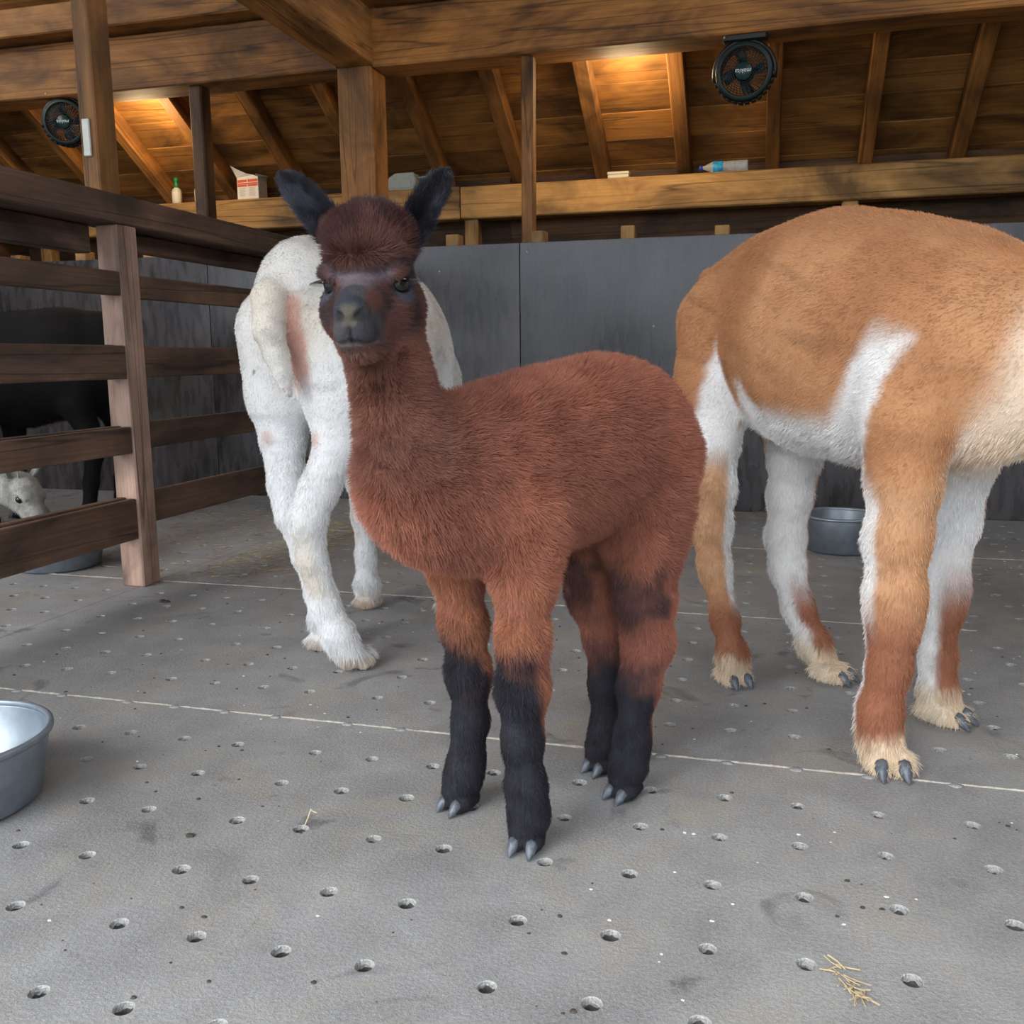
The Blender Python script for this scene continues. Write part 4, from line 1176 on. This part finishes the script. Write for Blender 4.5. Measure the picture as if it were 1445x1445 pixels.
        for j in range(26):
            az = math.radians(-70 + 140 * j / 25)
            dd = od * math.cos(az) * .95 + sd * math.sin(az) + hu * .22
            p0 = c + dd / np.linalg.norm(dd) * .0185
            p1 = p0 + dd * .009 + hu * -.001; p2 = p0 + dd * .017 - hu * .006 + od * .002
            tube(bm, [p0, p1, p2], [.0005, .0004, .0002], 4)
        bm_obj('eyelashes', bm, LID, root)
    earc = lambda L, P, N, m: blend(np.tile(lin(36, 35, 40), (len(P), 1)), lin(74, 74, 84), sst(.45, .75, fbm(P, 40, 4)) * .8)
    ear(root, H(-.046, -.035, .052), H(-.126, -.055, .140), hf * .75 + hr * .45, .0275, SKIN, earc, F, seed=4)
    ear(root, H(.050, -.035, .048), H(.113, -.050, .138), hf * .8 - hr * .30, .0275, SKIN, earc, F, seed=6)
    return root
young_alpaca()

# ------------------------------------------------------------------ the grown alpacas
def simple_head(fl, c, f, size=1.0):
    f = np.array(f, float); f /= np.linalg.norm(f); r = np.cross(f, (0, 0, 1.)); r /= np.linalg.norm(r); u = np.cross(r, f)
    ax = (r, f, u); c = np.array(c); H = lambda x, y, z, *q: tuple(c + (r * x + f * y + u * z) * size) + tuple(v * size for v in q)
    fl.blob(H(0, -.02, .01), np.array((.060, .085, .062)) * size, .03, ax)
    fl.chain([H(0, .03, -.015, .046, .046), H(0, .10, -.032, .036, .036), H(0, .155, -.042, .029, .029)], k=.02, lat=r)
    fl.chain([H(0, -.02, -.05, .045, .038), H(0, .08, -.06, .03, .024), H(0, .14, -.066, .02, .015)], k=.02, lat=r)
    for s in (-1, 1):
        fl.blob(H(.044 * s, .03, .02), np.array((.018, .03, .012)) * size, .014, ax)
        fl.blob(H(.053 * s, .025, .0), np.array((.012, .015, .011)) * size, .005, ax, cut=True)
        fl.chain([H(.009 * s, .186, -.042, .003), H(.022 * s, .178, -.032, .003)], k=.004, cut=True)
    return H, r, u, f

def finish_head(root, F, H, r, u, f, colour, eye=True, seed=3):
    for s in (-1, 1):
        if eye:
            bm = bmesh.new(); bmesh.ops.create_uvsphere(bm, u_segments=16, v_segments=10, radius=.0165)
            e = bm_obj('eye', bm, EYE, root, True); e.location = H(.046 * s, .024, 0)
        ear(root, H(.045 * s, -.045, .05), H(.085 * s, -.085, .165), f * .6 + r * s * .6, .030, SKIN, colour, F, furn=1500, seed=seed + s)

def adult(name, label, F, build, colour, style, grid, count, seed, feet, nails=True, head=None):
    root = empty(name, F.O); tag(root, label, 'alpaca')
    fl = Flesh(); build(fl, F)
    for base, fd, sz in feet:
        b = F(*base); foot(fl, F, b, fd, sz, r=.021)
        n_ = np.array(fd) / np.linalg.norm(fd)
        if nails: claws(root, F, (b[0] + n_[0] * .024 * sz, b[1] + n_[1] * .024 * sz, 0), fd, sz)
    hd = None
    if head: hd = simple_head(fl, np.array(F(*head[0])), head[1], head[2])
    skin, V, Q, N = build_skin('body', fl, root, F, lambda a, b, c, d: colour(a, b, c, d) * .85, grid)
    if hd: finish_head(root, F, *hd, lambda a, b, c, d: colour(a, b, c, 2), seed=seed)
    grow_fur('coat', V, Q, N, F, root, colour, style, count, seed)
    return root

# --- tan and white alpaca on the right
h_ = np.array((.66, -.75)); h_ /= np.linalg.norm(h_)
FT = Frame((.192, 2.155), tuple(h_), (h_[1], -h_[0]))
latT = np.array([h_[1], -h_[0], 0])
def build_tan(fl, F):
    fl.chain([F(-.41, 0, .88, .120, .155), F(-.30, 0, .862, .146, .200), F(-.21, 0, .852, .158, .228), F(-.08, 0, .843, .234, .252), F(.07, 0, .822, .230, .240), F(.20, 0, .806, .190, .215), F(.30, 0, .792, .150, .185)], k=.05, lat=latT)
    fl.chain([F(.27, 0, .81, .15, .16), F(.42, -.09, .80, .105, .115), F(.62, -.26, .76, .085), F(.80, -.44, .66, .075), F(.92, -.55, .56, .066)], k=.05)
    fl.chain([F(-.53, 0, .99, .035), F(-.575, 0, .90, .032), F(-.575, 0, .79, .026), F(-.56, 0, .70, .012)], k=.012)
    fl.chain([F(-.385, .070, .87, .120), F(-.372, .110, .74, .088), F(-.352, .13, .60, .062), F(-.345, .127, .48, .049), F(-.350, .124, .385, .043), F(-.338, .122, .29, .034), F(-.300, .116, .16, .028), F(-.275, .11, .075, .030), F(-.268, .108, .035, .026)], k=.035)
    fl.chain([F(-.38, -.075, .86, .13), F(-.355, -.115, .68, .085), F(-.340, -.125, .55, .062), F(-.352, -.125, .44, .050), F(-.362, -.125, .33, .046), F(-.350, -.125, .25, .040), F(-.305, -.125, .155, .034), F(-.245, -.125, .08, .033), F(-.20, -.126, .035, .027)], k=.035)
    fl.chain([F(.22, .10, .84, .125), F(.245, .145, .68, .082), F(.250, .155, .57, .062), F(.246, .16, .457, .053), F(.250, .16, .345, .050), F(.252, .163, .29, .041), F(.248, .165, .21, .034), F(.236, .168, .12, .036), F(.240, .168, .065, .033), F(.250, .168, .035, .028)], k=.035)
    fl.chain([F(.19, -.09, .80, .12), F(.14, -.135, .60, .070), F(.115, -.145, .45, .053), F(.108, -.145, .30, .045), F(.108, -.145, .25, .038), F(.105, -.145, .14, .033), F(.112, -.145, .065, .033), F(.125, -.145, .035, .027)], k=.035)
TAN, TAN2, WHT, RUSTC, CREAMC = lin(194, 142, 100), lin(168, 114, 76), lin(232, 229, 226), lin(152, 98, 72), lin(222, 200, 172)
def colour_tan(L, P, N, mode):
    s, x, z = L[:, 0], L[:, 1], L[:, 2]
    n1 = fbm(P, 7, 3); n2 = fbm(P, 22, 8)
    Nh = N @ np.array([*h_, 0]); Nl = N @ latT; out = Nl * np.sign(x + 1e-6)
    C = blend(np.tile(TAN, (len(P), 1)), TAN2, sst(.35, .75, n1) * .8)
    C = blend(C, TAN2, sst(.98, 1.08, z) * .6)
    # clip lines left by the shears on the flank
    q = np.stack([s * 6 + vnoise(P, 30, 6) * .6, z * 56 + s * 21 + 2.2 * vnoise(P, 7, 2), x * 3], 1)
    ln = vnoise(q, 1.0, 21); C = C * (1 - .20 * sst(.46, .76, ln) * sst(.60, .68, z) * sst(1.06, .98, z) * (.35 + .65 * sst(.3, .6, vnoise(P, 7, 4))))[:, None]
    e = .05 * (n2 - .5)
    zb = .665 + .17 * sst(.06, .24, s) + .06 * sst(-.10, -.16, s)
    shoulder = sst(.19, .225, s + e - .34 * np.clip(z - .62, 0, .3)) * sst(.06, .10, x)
    belly = sst(zb + .03, zb - .03, z + e) * (1 - shoulder) * sst(-.24, -.20, s)
    C = blend(C, WHT, np.clip(belly, 0, 1))
    under = sst(-.45, -.75, N[:, 2]) * (z > .5); C = blend(C, WHT, under)
    u_ = P[:, 0] * .964 + P[:, 1] * .266
    chest = sst(-.02, .05, u_ + e * .5 - (.015 + .25 * (z - .60))) * sst(.12, .2, s) * sst(.50, .56, z) * sst(.95, .80, z) * sst(.50, .32, u_); C = blend(C, lin(228, 206, 182), chest)
    # thigh: white front edge and inside
    th = sst(-.15, -.18, s) * (z < 1.0) * np.where(Nh > -9, sst(-.02, .02, s + .25 + .32 * np.clip(.95 - z, 0, .6) + e), 1)
    C = blend(C, WHT, th * np.clip(np.maximum(sst(-.30, .0, Nh + e * 2) * sst(.09, .115, np.abs(x)), sst(-.05, -.3, out)), 0, 1) * sst(.99, .95, z))
    C = blend(C, WHT, (sst(-.50, -.54, s) * sst(.075, .045, np.abs(x)) * (z < .9)).astype(float))
    # legs
    legm = sst(.60, .52, z) * (u_ < .36)
    outer = np.where((s > .1) & (x > 0), sst(-.15, .25, Nh + e * 2 + .25 * sst(.5, .62, z)), sst(-.10, .30, out + e * 3 + np.where((x < 0), -.5, .10)))
    lc = blend(np.tile(WHT, (len(P), 1)), blend(np.tile(TAN, (len(P), 1)), CREAMC, .25 * n1), outer)
    qd = .75 * Nh + .55 * out
    hind = s < -.05
    rz = np.where(hind, sst(.26, .17, z + e), sst(.40, .24, z + e)) * np.where(hind & (x > 0), 1, sst(-.25, .25, qd + e * 4))
    lc = blend(lc, RUSTC, np.clip(rz, 0, 1))
    lc = blend(lc, CREAMC, sst(.095, .065, z + e * .8) * .95)
    lc = blend(lc, lin(224, 208, 184), sst(.12, .05, z + e) * (qd < 0))
    C = blend(C, lc, legm)
    if mode == 2: C = np.tile(TAN2, (len(P), 1))
    return C
def style_shorn(h, ln0=.0085):
    def style(L, P, n):
        s, x, z = L[:, 0], L[:, 1], L[:, 2]; k = len(P)
        leg = sst(.62, .5, z)
        ln = ln0 * (.8 + .5 * fbm(P, 20, 5)) + .004 * leg + .010 * sst(-.55, -.9, n[:, 2]) * (z > .45)
        ln = ln + .010 * sst(.12, .07, z) * (z > .03)
        ln = np.where(z < .014, 0, ln)
        comb = np.zeros((k, 3)); comb[:] = np.array([-h[0] * .8, -h[1] * .8, -.5])
        comb = comb * (1 - leg)[:, None] + leg[:, None] * np.array([-h[0] * .2, -h[1] * .2, -1.])
        return ln, comb, np.full(k, .66) + .08 * leg, np.full(k, .00046), .38 + .12 * leg
    return style
gridT = (axis_grid(-.62, 1.1, .0105), axis_grid(-1.05, .62, .0105), axis_grid(-.03, 1.16, .0105, [(-.03, .1)], .006))
adult('shorn_alpaca', 'shorn tan and white alpaca at the right edge, head out of view', FT, build_tan, colour_tan, style_shorn(h_), gridT, 230000, 12,
      [((.268, .169, 0), (.14, -1), 1.28), ((.150, -.145, 0), (.85, -.5), 1.25), ((-.262, .106, 0), (.5, -.85), 1.12), ((-.165, -.127, 0), (.85, -.5), 1.2)],
      head=((.97, -.60, .50), (.62, -.25, -.55), 1.15))

# --- white alpaca behind the brown one, seen from the rear
hw = np.array((.06, 1.0)); hw /= np.linalg.norm(hw)
FW = Frame((-1.16, 2.56), tuple(hw), (hw[1], -hw[0]))
latW = np.array([hw[1], -hw[0], 0])
def build_white(fl, F):
    fl.chain([F(-.31, .028, .94, .122, .165), F(-.18, .018, .91, .180, .20), F(.0, 0, .86, .222, .235), F(.16, 0, .83, .195, .225), F(.30, 0, .82, .145, .18)], k=.05, lat=latW)
    fl.chain([F(.28, 0, .83, .13, .14), F(.45, .02, .74, .095), F(.62, .03, .58, .078), F(.76, .03, .40, .070), F(.84, .03, .27, .064)], k=.05)
    fl.chain([F(-.425, .022, .985, .038), F(-.475, .018, .945, .042), F(-.490, .020, .87, .036), F(-.480, .032, .81, .030), F(-.472, .046, .755, .022), F(-.467, .056, .715, .010)], k=.010)
    fl.chain([F(-.30, .085, .87, .135), F(-.325, .118, .70, .098), F(-.365, .124, .58, .056), F(-.415, .098, .48, .047), F(-.445, .074, .40, .044), F(-.435, .078, .30, .036), F(-.415, .098, .18, .036), F(-.405, .128, .10, .042), F(-.395, .150, .05, .036)], k=.02)
    fl.chain([F(-.29, -.060, .87, .125), F(-.285, -.075, .70, .098), F(-.30, -.074, .60, .060), F(-.34, -.046, .48, .045), F(-.36, -.020, .40, .041), F(-.33, -.004, .28, .031), F(-.28, .0, .17, .033), F(-.245, -.006, .09, .038), F(-.235, -.012, .05, .034)], k=.02)
    fl.chain([F(.20, -.08, .78, .115), F(.19, -.10, .58, .062), F(.185, -.10, .42, .045), F(.185, -.098, .30, .036), F(.185, -.096, .17, .027), F(.185, -.096, .08, .033), F(.19, -.096, .04, .030)], k=.03)
    fl.chain([F(.20, .09, .78, .115), F(.20, .15, .58, .060), F(.20, .17, .42, .045), F(.20, .178, .28, .036), F(.20, .18, .15, .027), F(.205, .18, .07, .031), F(.21, .18, .04, .028)], k=.03)
W1, W2 = lin(236, 231, 222), lin(222, 212, 196)
def colour_white(L, P, N, mode):
    s, x, z = L[:, 0], L[:, 1], L[:, 2]
    n1 = fbm(P, 8, 3); n2 = fbm(P, 26, 8)
    C = blend(np.tile(lin(232, 231, 230), (len(P), 1)), W2, sst(.6, 1.0, z) * (.35 + .65 * sst(.3, .7, n1)))
    pink = sst(.064, .045, np.abs(x - .03) + .02 * (n2 - .5)) * sst(.70, .78, z + .04 * (n2 - .5)) * sst(.97, .93, z) * (N @ np.array([*hw, 0]) < -.15) * sst(-.485, -.47, s)
    C = blend(C, lin(206, 152, 134), pink * .85)
    spot = sst(.030, .006, np.sqrt((np.abs(x) - .085) ** 2 * .8 + (z - .60) ** 2)) * (N @ np.array([*hw, 0]) < -.2); C = blend(C, lin(214, 178, 168), spot * .7)
    C = blend(C, lin(205, 188, 160), sst(.44, .30, z) * sst(.5, .68, n1) * .55)
    C = blend(C, lin(190, 164, 138), sst(.055, .02, z + .03 * (n2 - .5)) * .8)
    q = np.stack([s * 14, x * 14, z * 90 + 8 * vnoise(P, 9, 2)], 1)
    C = C * (1 - .16 * sst(.62, .85, vnoise(q, 1., 21)) * (z > .5))[:, None]
    fl_ = (vnoise(P, 95, 61) > .93) & (np.abs(z - .80) < .035) & (x < -.09); C = np.where(fl_[:, None], lin(90, 78, 62), C)
    return C
gridW = (axis_grid(-.34, .40, .0105), axis_grid(-.58, 1.12, .0105), axis_grid(-.03, 1.15, .0105, [(-.03, .1)], .006))
adult('shorn_alpaca', 'shorn white alpaca seen from behind, tail hanging, beyond the young brown one', FW, build_white, colour_white, style_shorn(hw, .0075), gridW, 200000, 15,
      [((-.372, .160, 0), (.30, -.95), 1.25), ((-.222, -.014, 0), (.1, 1), 1.2), ((.205, -.096, 0), (.1, 1), 1.15), ((.225, .18, 0), (.1, 1), 1.15)], nails=False,
      head=((.90, .03, .21), (.06, .55, -.75), 1.1))

# --- black alpaca and grey alpaca in the pen behind the fence
hb = np.array((-.95, -.31)); hb /= np.linalg.norm(hb)
FB = Frame((-3.50, 3.95), tuple(hb), (hb[1], -hb[0])); latB = np.array([hb[1], -hb[0], 0])
def build_black(fl, F):
    fl.chain([F(-.30, 0, .83, .16, .21), F(-.12, 0, .79, .22, .26), F(.10, 0, .76, .22, .27), F(.28, 0, .74, .16, .21)], k=.05, lat=latB)
    fl.chain([F(.27, 0, .80, .13), F(.44, -.02, .70, .095), F(.58, -.04, .52, .08), F(.66, -.05, .36, .07)], k=.05)
    fl.chain([F(-.44, 0, .90, .035), F(-.49, 0, .80, .03), F(-.48, 0, .68, .015)], k=.012)
    for x, s0 in ((.10, -.30), (-.10, -.22)):
        fl.chain([F(s0 - .02, x * .8, .80, .12), F(s0 + .02, x, .60, .08), F(s0 - .03, x, .45, .052), F(s0 - .05, x, .36, .044), F(s0 - .02, x, .2, .034), F(s0, x, .06, .033)], k=.03)
    for x, s0 in ((.10, .20), (-.10, .27)):
        fl.chain([F(s0, x * .8, .72, .11), F(s0, x, .52, .06), F(s0, x, .33, .046), F(s0, x, .18, .033), F(s0, x, .06, .032)], k=.03)
colour_black = lambda L, P, N, m: blend(np.tile(lin(14, 12, 12), (len(P), 1)), lin(30, 23, 20), sst(.5, .8, fbm(P, 9, 3)) * .6)
gridB = (axis_grid(-1.05, .62, .013), axis_grid(-.55, .45, .013), axis_grid(-.03, 1.1, .013))
adult('shorn_alpaca', 'black alpaca standing in the dark pen behind the fence rails', FB, build_black, colour_black, style_shorn(hb), gridB, 45000, 18,
      [((-.285, .10, 0), tuple(hb), 1.2), ((-.205, -.10, 0), tuple(hb), 1.2), ((.215, .10, 0), tuple(hb), 1.2), ((.285, -.10, 0), tuple(hb), 1.2)],
      head=((.70, -.06, .27), (-.55, -.2, -.8), 1.1))

FG = Frame((-3.80, 3.10), (1.0, 0.0), (0.0, -1.0)); latG = np.array([0, 1., 0])
def build_grey(fl, F):
    fl.chain([F(-.55, 0, .80, .15, .18), F(-.36, 0, .78, .20, .22), F(-.14, 0, .76, .20, .22), F(.0, 0, .74, .14, .18)], k=.05, lat=latG)
    fl.chain([F(.0, 0, .78, .13), F(.25, 0, .72, .095), F(.52, 0, .56, .08), F(.74, 0, .39, .074), F(.86, 0, .29, .066)], k=.05)
    for x, s0 in ((.10, -.55), (-.10, -.48)):
        fl.chain([F(s0 - .02, x * .8, .78, .12), F(s0 + .02, x, .60, .08), F(s0 - .05, x, .40, .046), F(s0 - .02, x, .2, .034), F(s0, x, .06, .033)], k=.03)
    for x, s0 in ((.10, -.06), (-.10, .0)):
        fl.chain([F(s0, x * .8, .70, .11), F(s0, x, .52, .06), F(s0, x, .33, .046), F(s0, x, .18, .033), F(s0, x, .06, .032)], k=.03)
colour_grey = lambda L, P, N, m: blend(np.tile(lin(176, 172, 164), (len(P), 1)), lin(112, 110, 108), np.maximum(sst(.5, .75, fbm(P, 30, 3)) * .7, sst(.96, 1.06, L[:, 0])))
gridG = (axis_grid(-.75, 1.25, .012), axis_grid(-.30, .30, .012), axis_grid(-.03, 1.05, .012))
adult('shorn_alpaca', 'pale grey alpaca lowering its head to the bowl behind the fence', FG, build_grey, colour_grey, style_shorn((1, 0)), gridG, 45000, 21,
      [((-.535, .10, 0), (1, 0), 1.2), ((-.465, -.10, 0), (1, 0), 1.2), ((-.045, .10, 0), (1, 0), 1.2), ((.015, -.10, 0), (1, 0), 1.2)],
      head=((.93, 0, .275), (.80, -.10, -.58), 1.0))


# ------------------------------------------------------------------ straw, hay dust and droppings on the floor
def straws(name, spots, mat, label=None, cat=None, r0=.0011):
    V = []; Fc = []
    for (x, y, z0, L, a, tilt) in spots:
        if not free(x, y): continue
        d = np.array([math.cos(a) * math.cos(tilt), math.sin(a) * math.cos(tilt), math.sin(tilt)])
        q = np.array([-math.sin(a), math.cos(a), 0]); u = np.cross(d, q); r = r0 * random.uniform(.6, 1.4)
        p0 = np.array([x, y, z0 + r]); bend = q * random.uniform(-.15, .15) * L
        b = len(V)
        for t in (0, .5, 1):
            c = p0 + d * L * t + bend * t * (1 - t) * 2 
            c[2] = max(c[2], r)
            for s1, s2 in ((1, 0), (0, .8), (-1, 0), (0, -.8)): V.append(c + q * r * s1 + u * r * s2)
        for i in (0, 4):
            for k in range(4): Fc.append((b + i + k, b + i + (k + 1) % 4, b + i + 4 + (k + 1) % 4, b + i + 4 + k))
        Fc += [(b + 3, b + 2, b + 1, b), (b + 8, b + 9, b + 10, b + 11)]
    o = mesh_obj(name, V, Fc, mat)
    tag(o, label, cat, kind='stuff'); return o
rs = random.Random(4)
BUSY = [(-.44, 1.45, .16), (-.37, 1.40, .12), (-.28, 1.68, .16), (-.07, 2.29, .1), (.185, 2.35, .1), (.25, 1.84, .1), (.40, 2.13, .1), (-1.28, 2.36, .12), (-1.04, 2.16, .12), (-1.24, 2.76, .1), (-.96, 2.75, .1), (-1.428, 1.292, .2), (.292, 4.06, .18), (-2.70, 3.05, .2), (-2.2, 2.87, .1), (-3.45, 3.98, .62)]
free = lambda x, y: all((x - a) ** 2 + (y - b) ** 2 > r * r for a, b, r in BUSY)
# tuft in the right foreground, trodden round one hole
tx, ty = .103, 1.178
sp = []
for k in range(30):
    t = rs.random(); sp.append((tx - .004 + .036 * t + rs.gauss(0, .005), ty + .022 - .050 * t + rs.gauss(0, .006), rs.random() * .006, rs.uniform(.010, .030), rs.gauss(-.9, .9), rs.uniform(-.1, .28)))
sp += [(tx - .010, ty + .044, .003, .034, -.95, .10), (tx - .005, ty + .044, .004, .034, -.95, .05)]
straws('straw_tuft', sp, STRAW, 'small tuft of trodden straw lying beside a hole in the foreground', 'straw', .0012)
straws('straw_stalk', [(-.757, 1.380, -.006, .034, 1.2, 1.1), (-.752, 1.394, .022, .014, -.2, -.2)], STRAW, 'bent straw stalk standing in a hole left of the brown alpaca', 'straw')
# hay along the fence and in the back of the pen
sp = []
for k in range(1500):
    y = rs.uniform(3.0, 4.95); dx = abs(rs.gauss(0, .22)); x = -2.12 + dx if rs.random() < .62 else -2.2 - abs(rs.gauss(0, .6))
    sp.append((x, y, rs.random() * .004, rs.uniform(.012, .06), rs.uniform(0, 6.28), rs.uniform(-.05, .12)))
for k in range(420):
    sp.append((rs.uniform(-2.1, .2), 4.95 - abs(rs.gauss(0, .12)), rs.random() * .004, rs.uniform(.01, .05), rs.uniform(0, 6.28), rs.uniform(0, .1)))
for k in range(260):
    sp.append((rs.uniform(-2.1, .1), rs.uniform(2.95, 4.8), 0, rs.uniform(.01, .05), rs.gauss(0, .8), 0))
straws('hay_litter', sp, LITTER, 'thin hay litter along the fence and the back wall', 'hay')
def crumbs(name, sets, label, cat):
    V = []; Fc = []; Mi = []
    for mi, (pts, mat) in enumerate(sets):
        for (x, y, r, fl_) in pts:
            if not free(x, y): continue
            b = len(V); a0 = rs.uniform(0, 6.28)
            for i, (rr, zz) in enumerate(((1, 0), (.75, .7))):
                for k in range(6):
                    a = a0 + k * math.pi / 3; j = rs.uniform(.7, 1.25)
                    V.append((x + r * rr * j * math.cos(a) * 1.3, y + r * rr * j * math.sin(a), r * zz * fl_))
            V.append((x, y, r * fl_))
            for k in range(6):
                Fc.append((b + k, b + (k + 1) % 6, b + 6 + (k + 1) % 6, b + 6 + k)); Fc.append((b + 6 + k, b + 6 + (k + 1) % 6, b + 12))
            Mi += [mi] * 12
    o = mesh_obj(name, V, Fc, sets[0][1])
    for p_, m_ in sets[1:]: o.data.materials.append(m_)
    o.data.polygons.foreach_set('material_index', Mi)
    tag(o, label, cat, kind='stuff')
crumbs('floor_crumbs', [([(rs.uniform(-1.9, 2.2), rs.uniform(1.0, 2.88), rs.uniform(.0012, .0032), .5) for k in range(200)], CHIP),
                        ([(rs.uniform(-1.9, 1.4), rs.uniform(.9, 2.9), rs.uniform(.001, .004), .7) for k in range(380)] + [(-1.95, 2.66, .012, .8), (-1.93, 2.655, .010, .8), (-.93, 1.30, .007, .6)], DUNG)],
       'pale and dark crumbs scattered over the mats in front', 'crumbs')
crumbs('feed_chips', [([(rs.uniform(.35, 2.2), rs.uniform(3.0, 4.7), rs.uniform(.002, .004), .5) for k in range(80)] + [(max(.4, rs.gauss(1.15, .3)), rs.gauss(3.9, .35), rs.uniform(.002, .006), .5) for k in range(60)], CHIP)],
       'pale chips of feed lying near the back wall at right', 'feed')
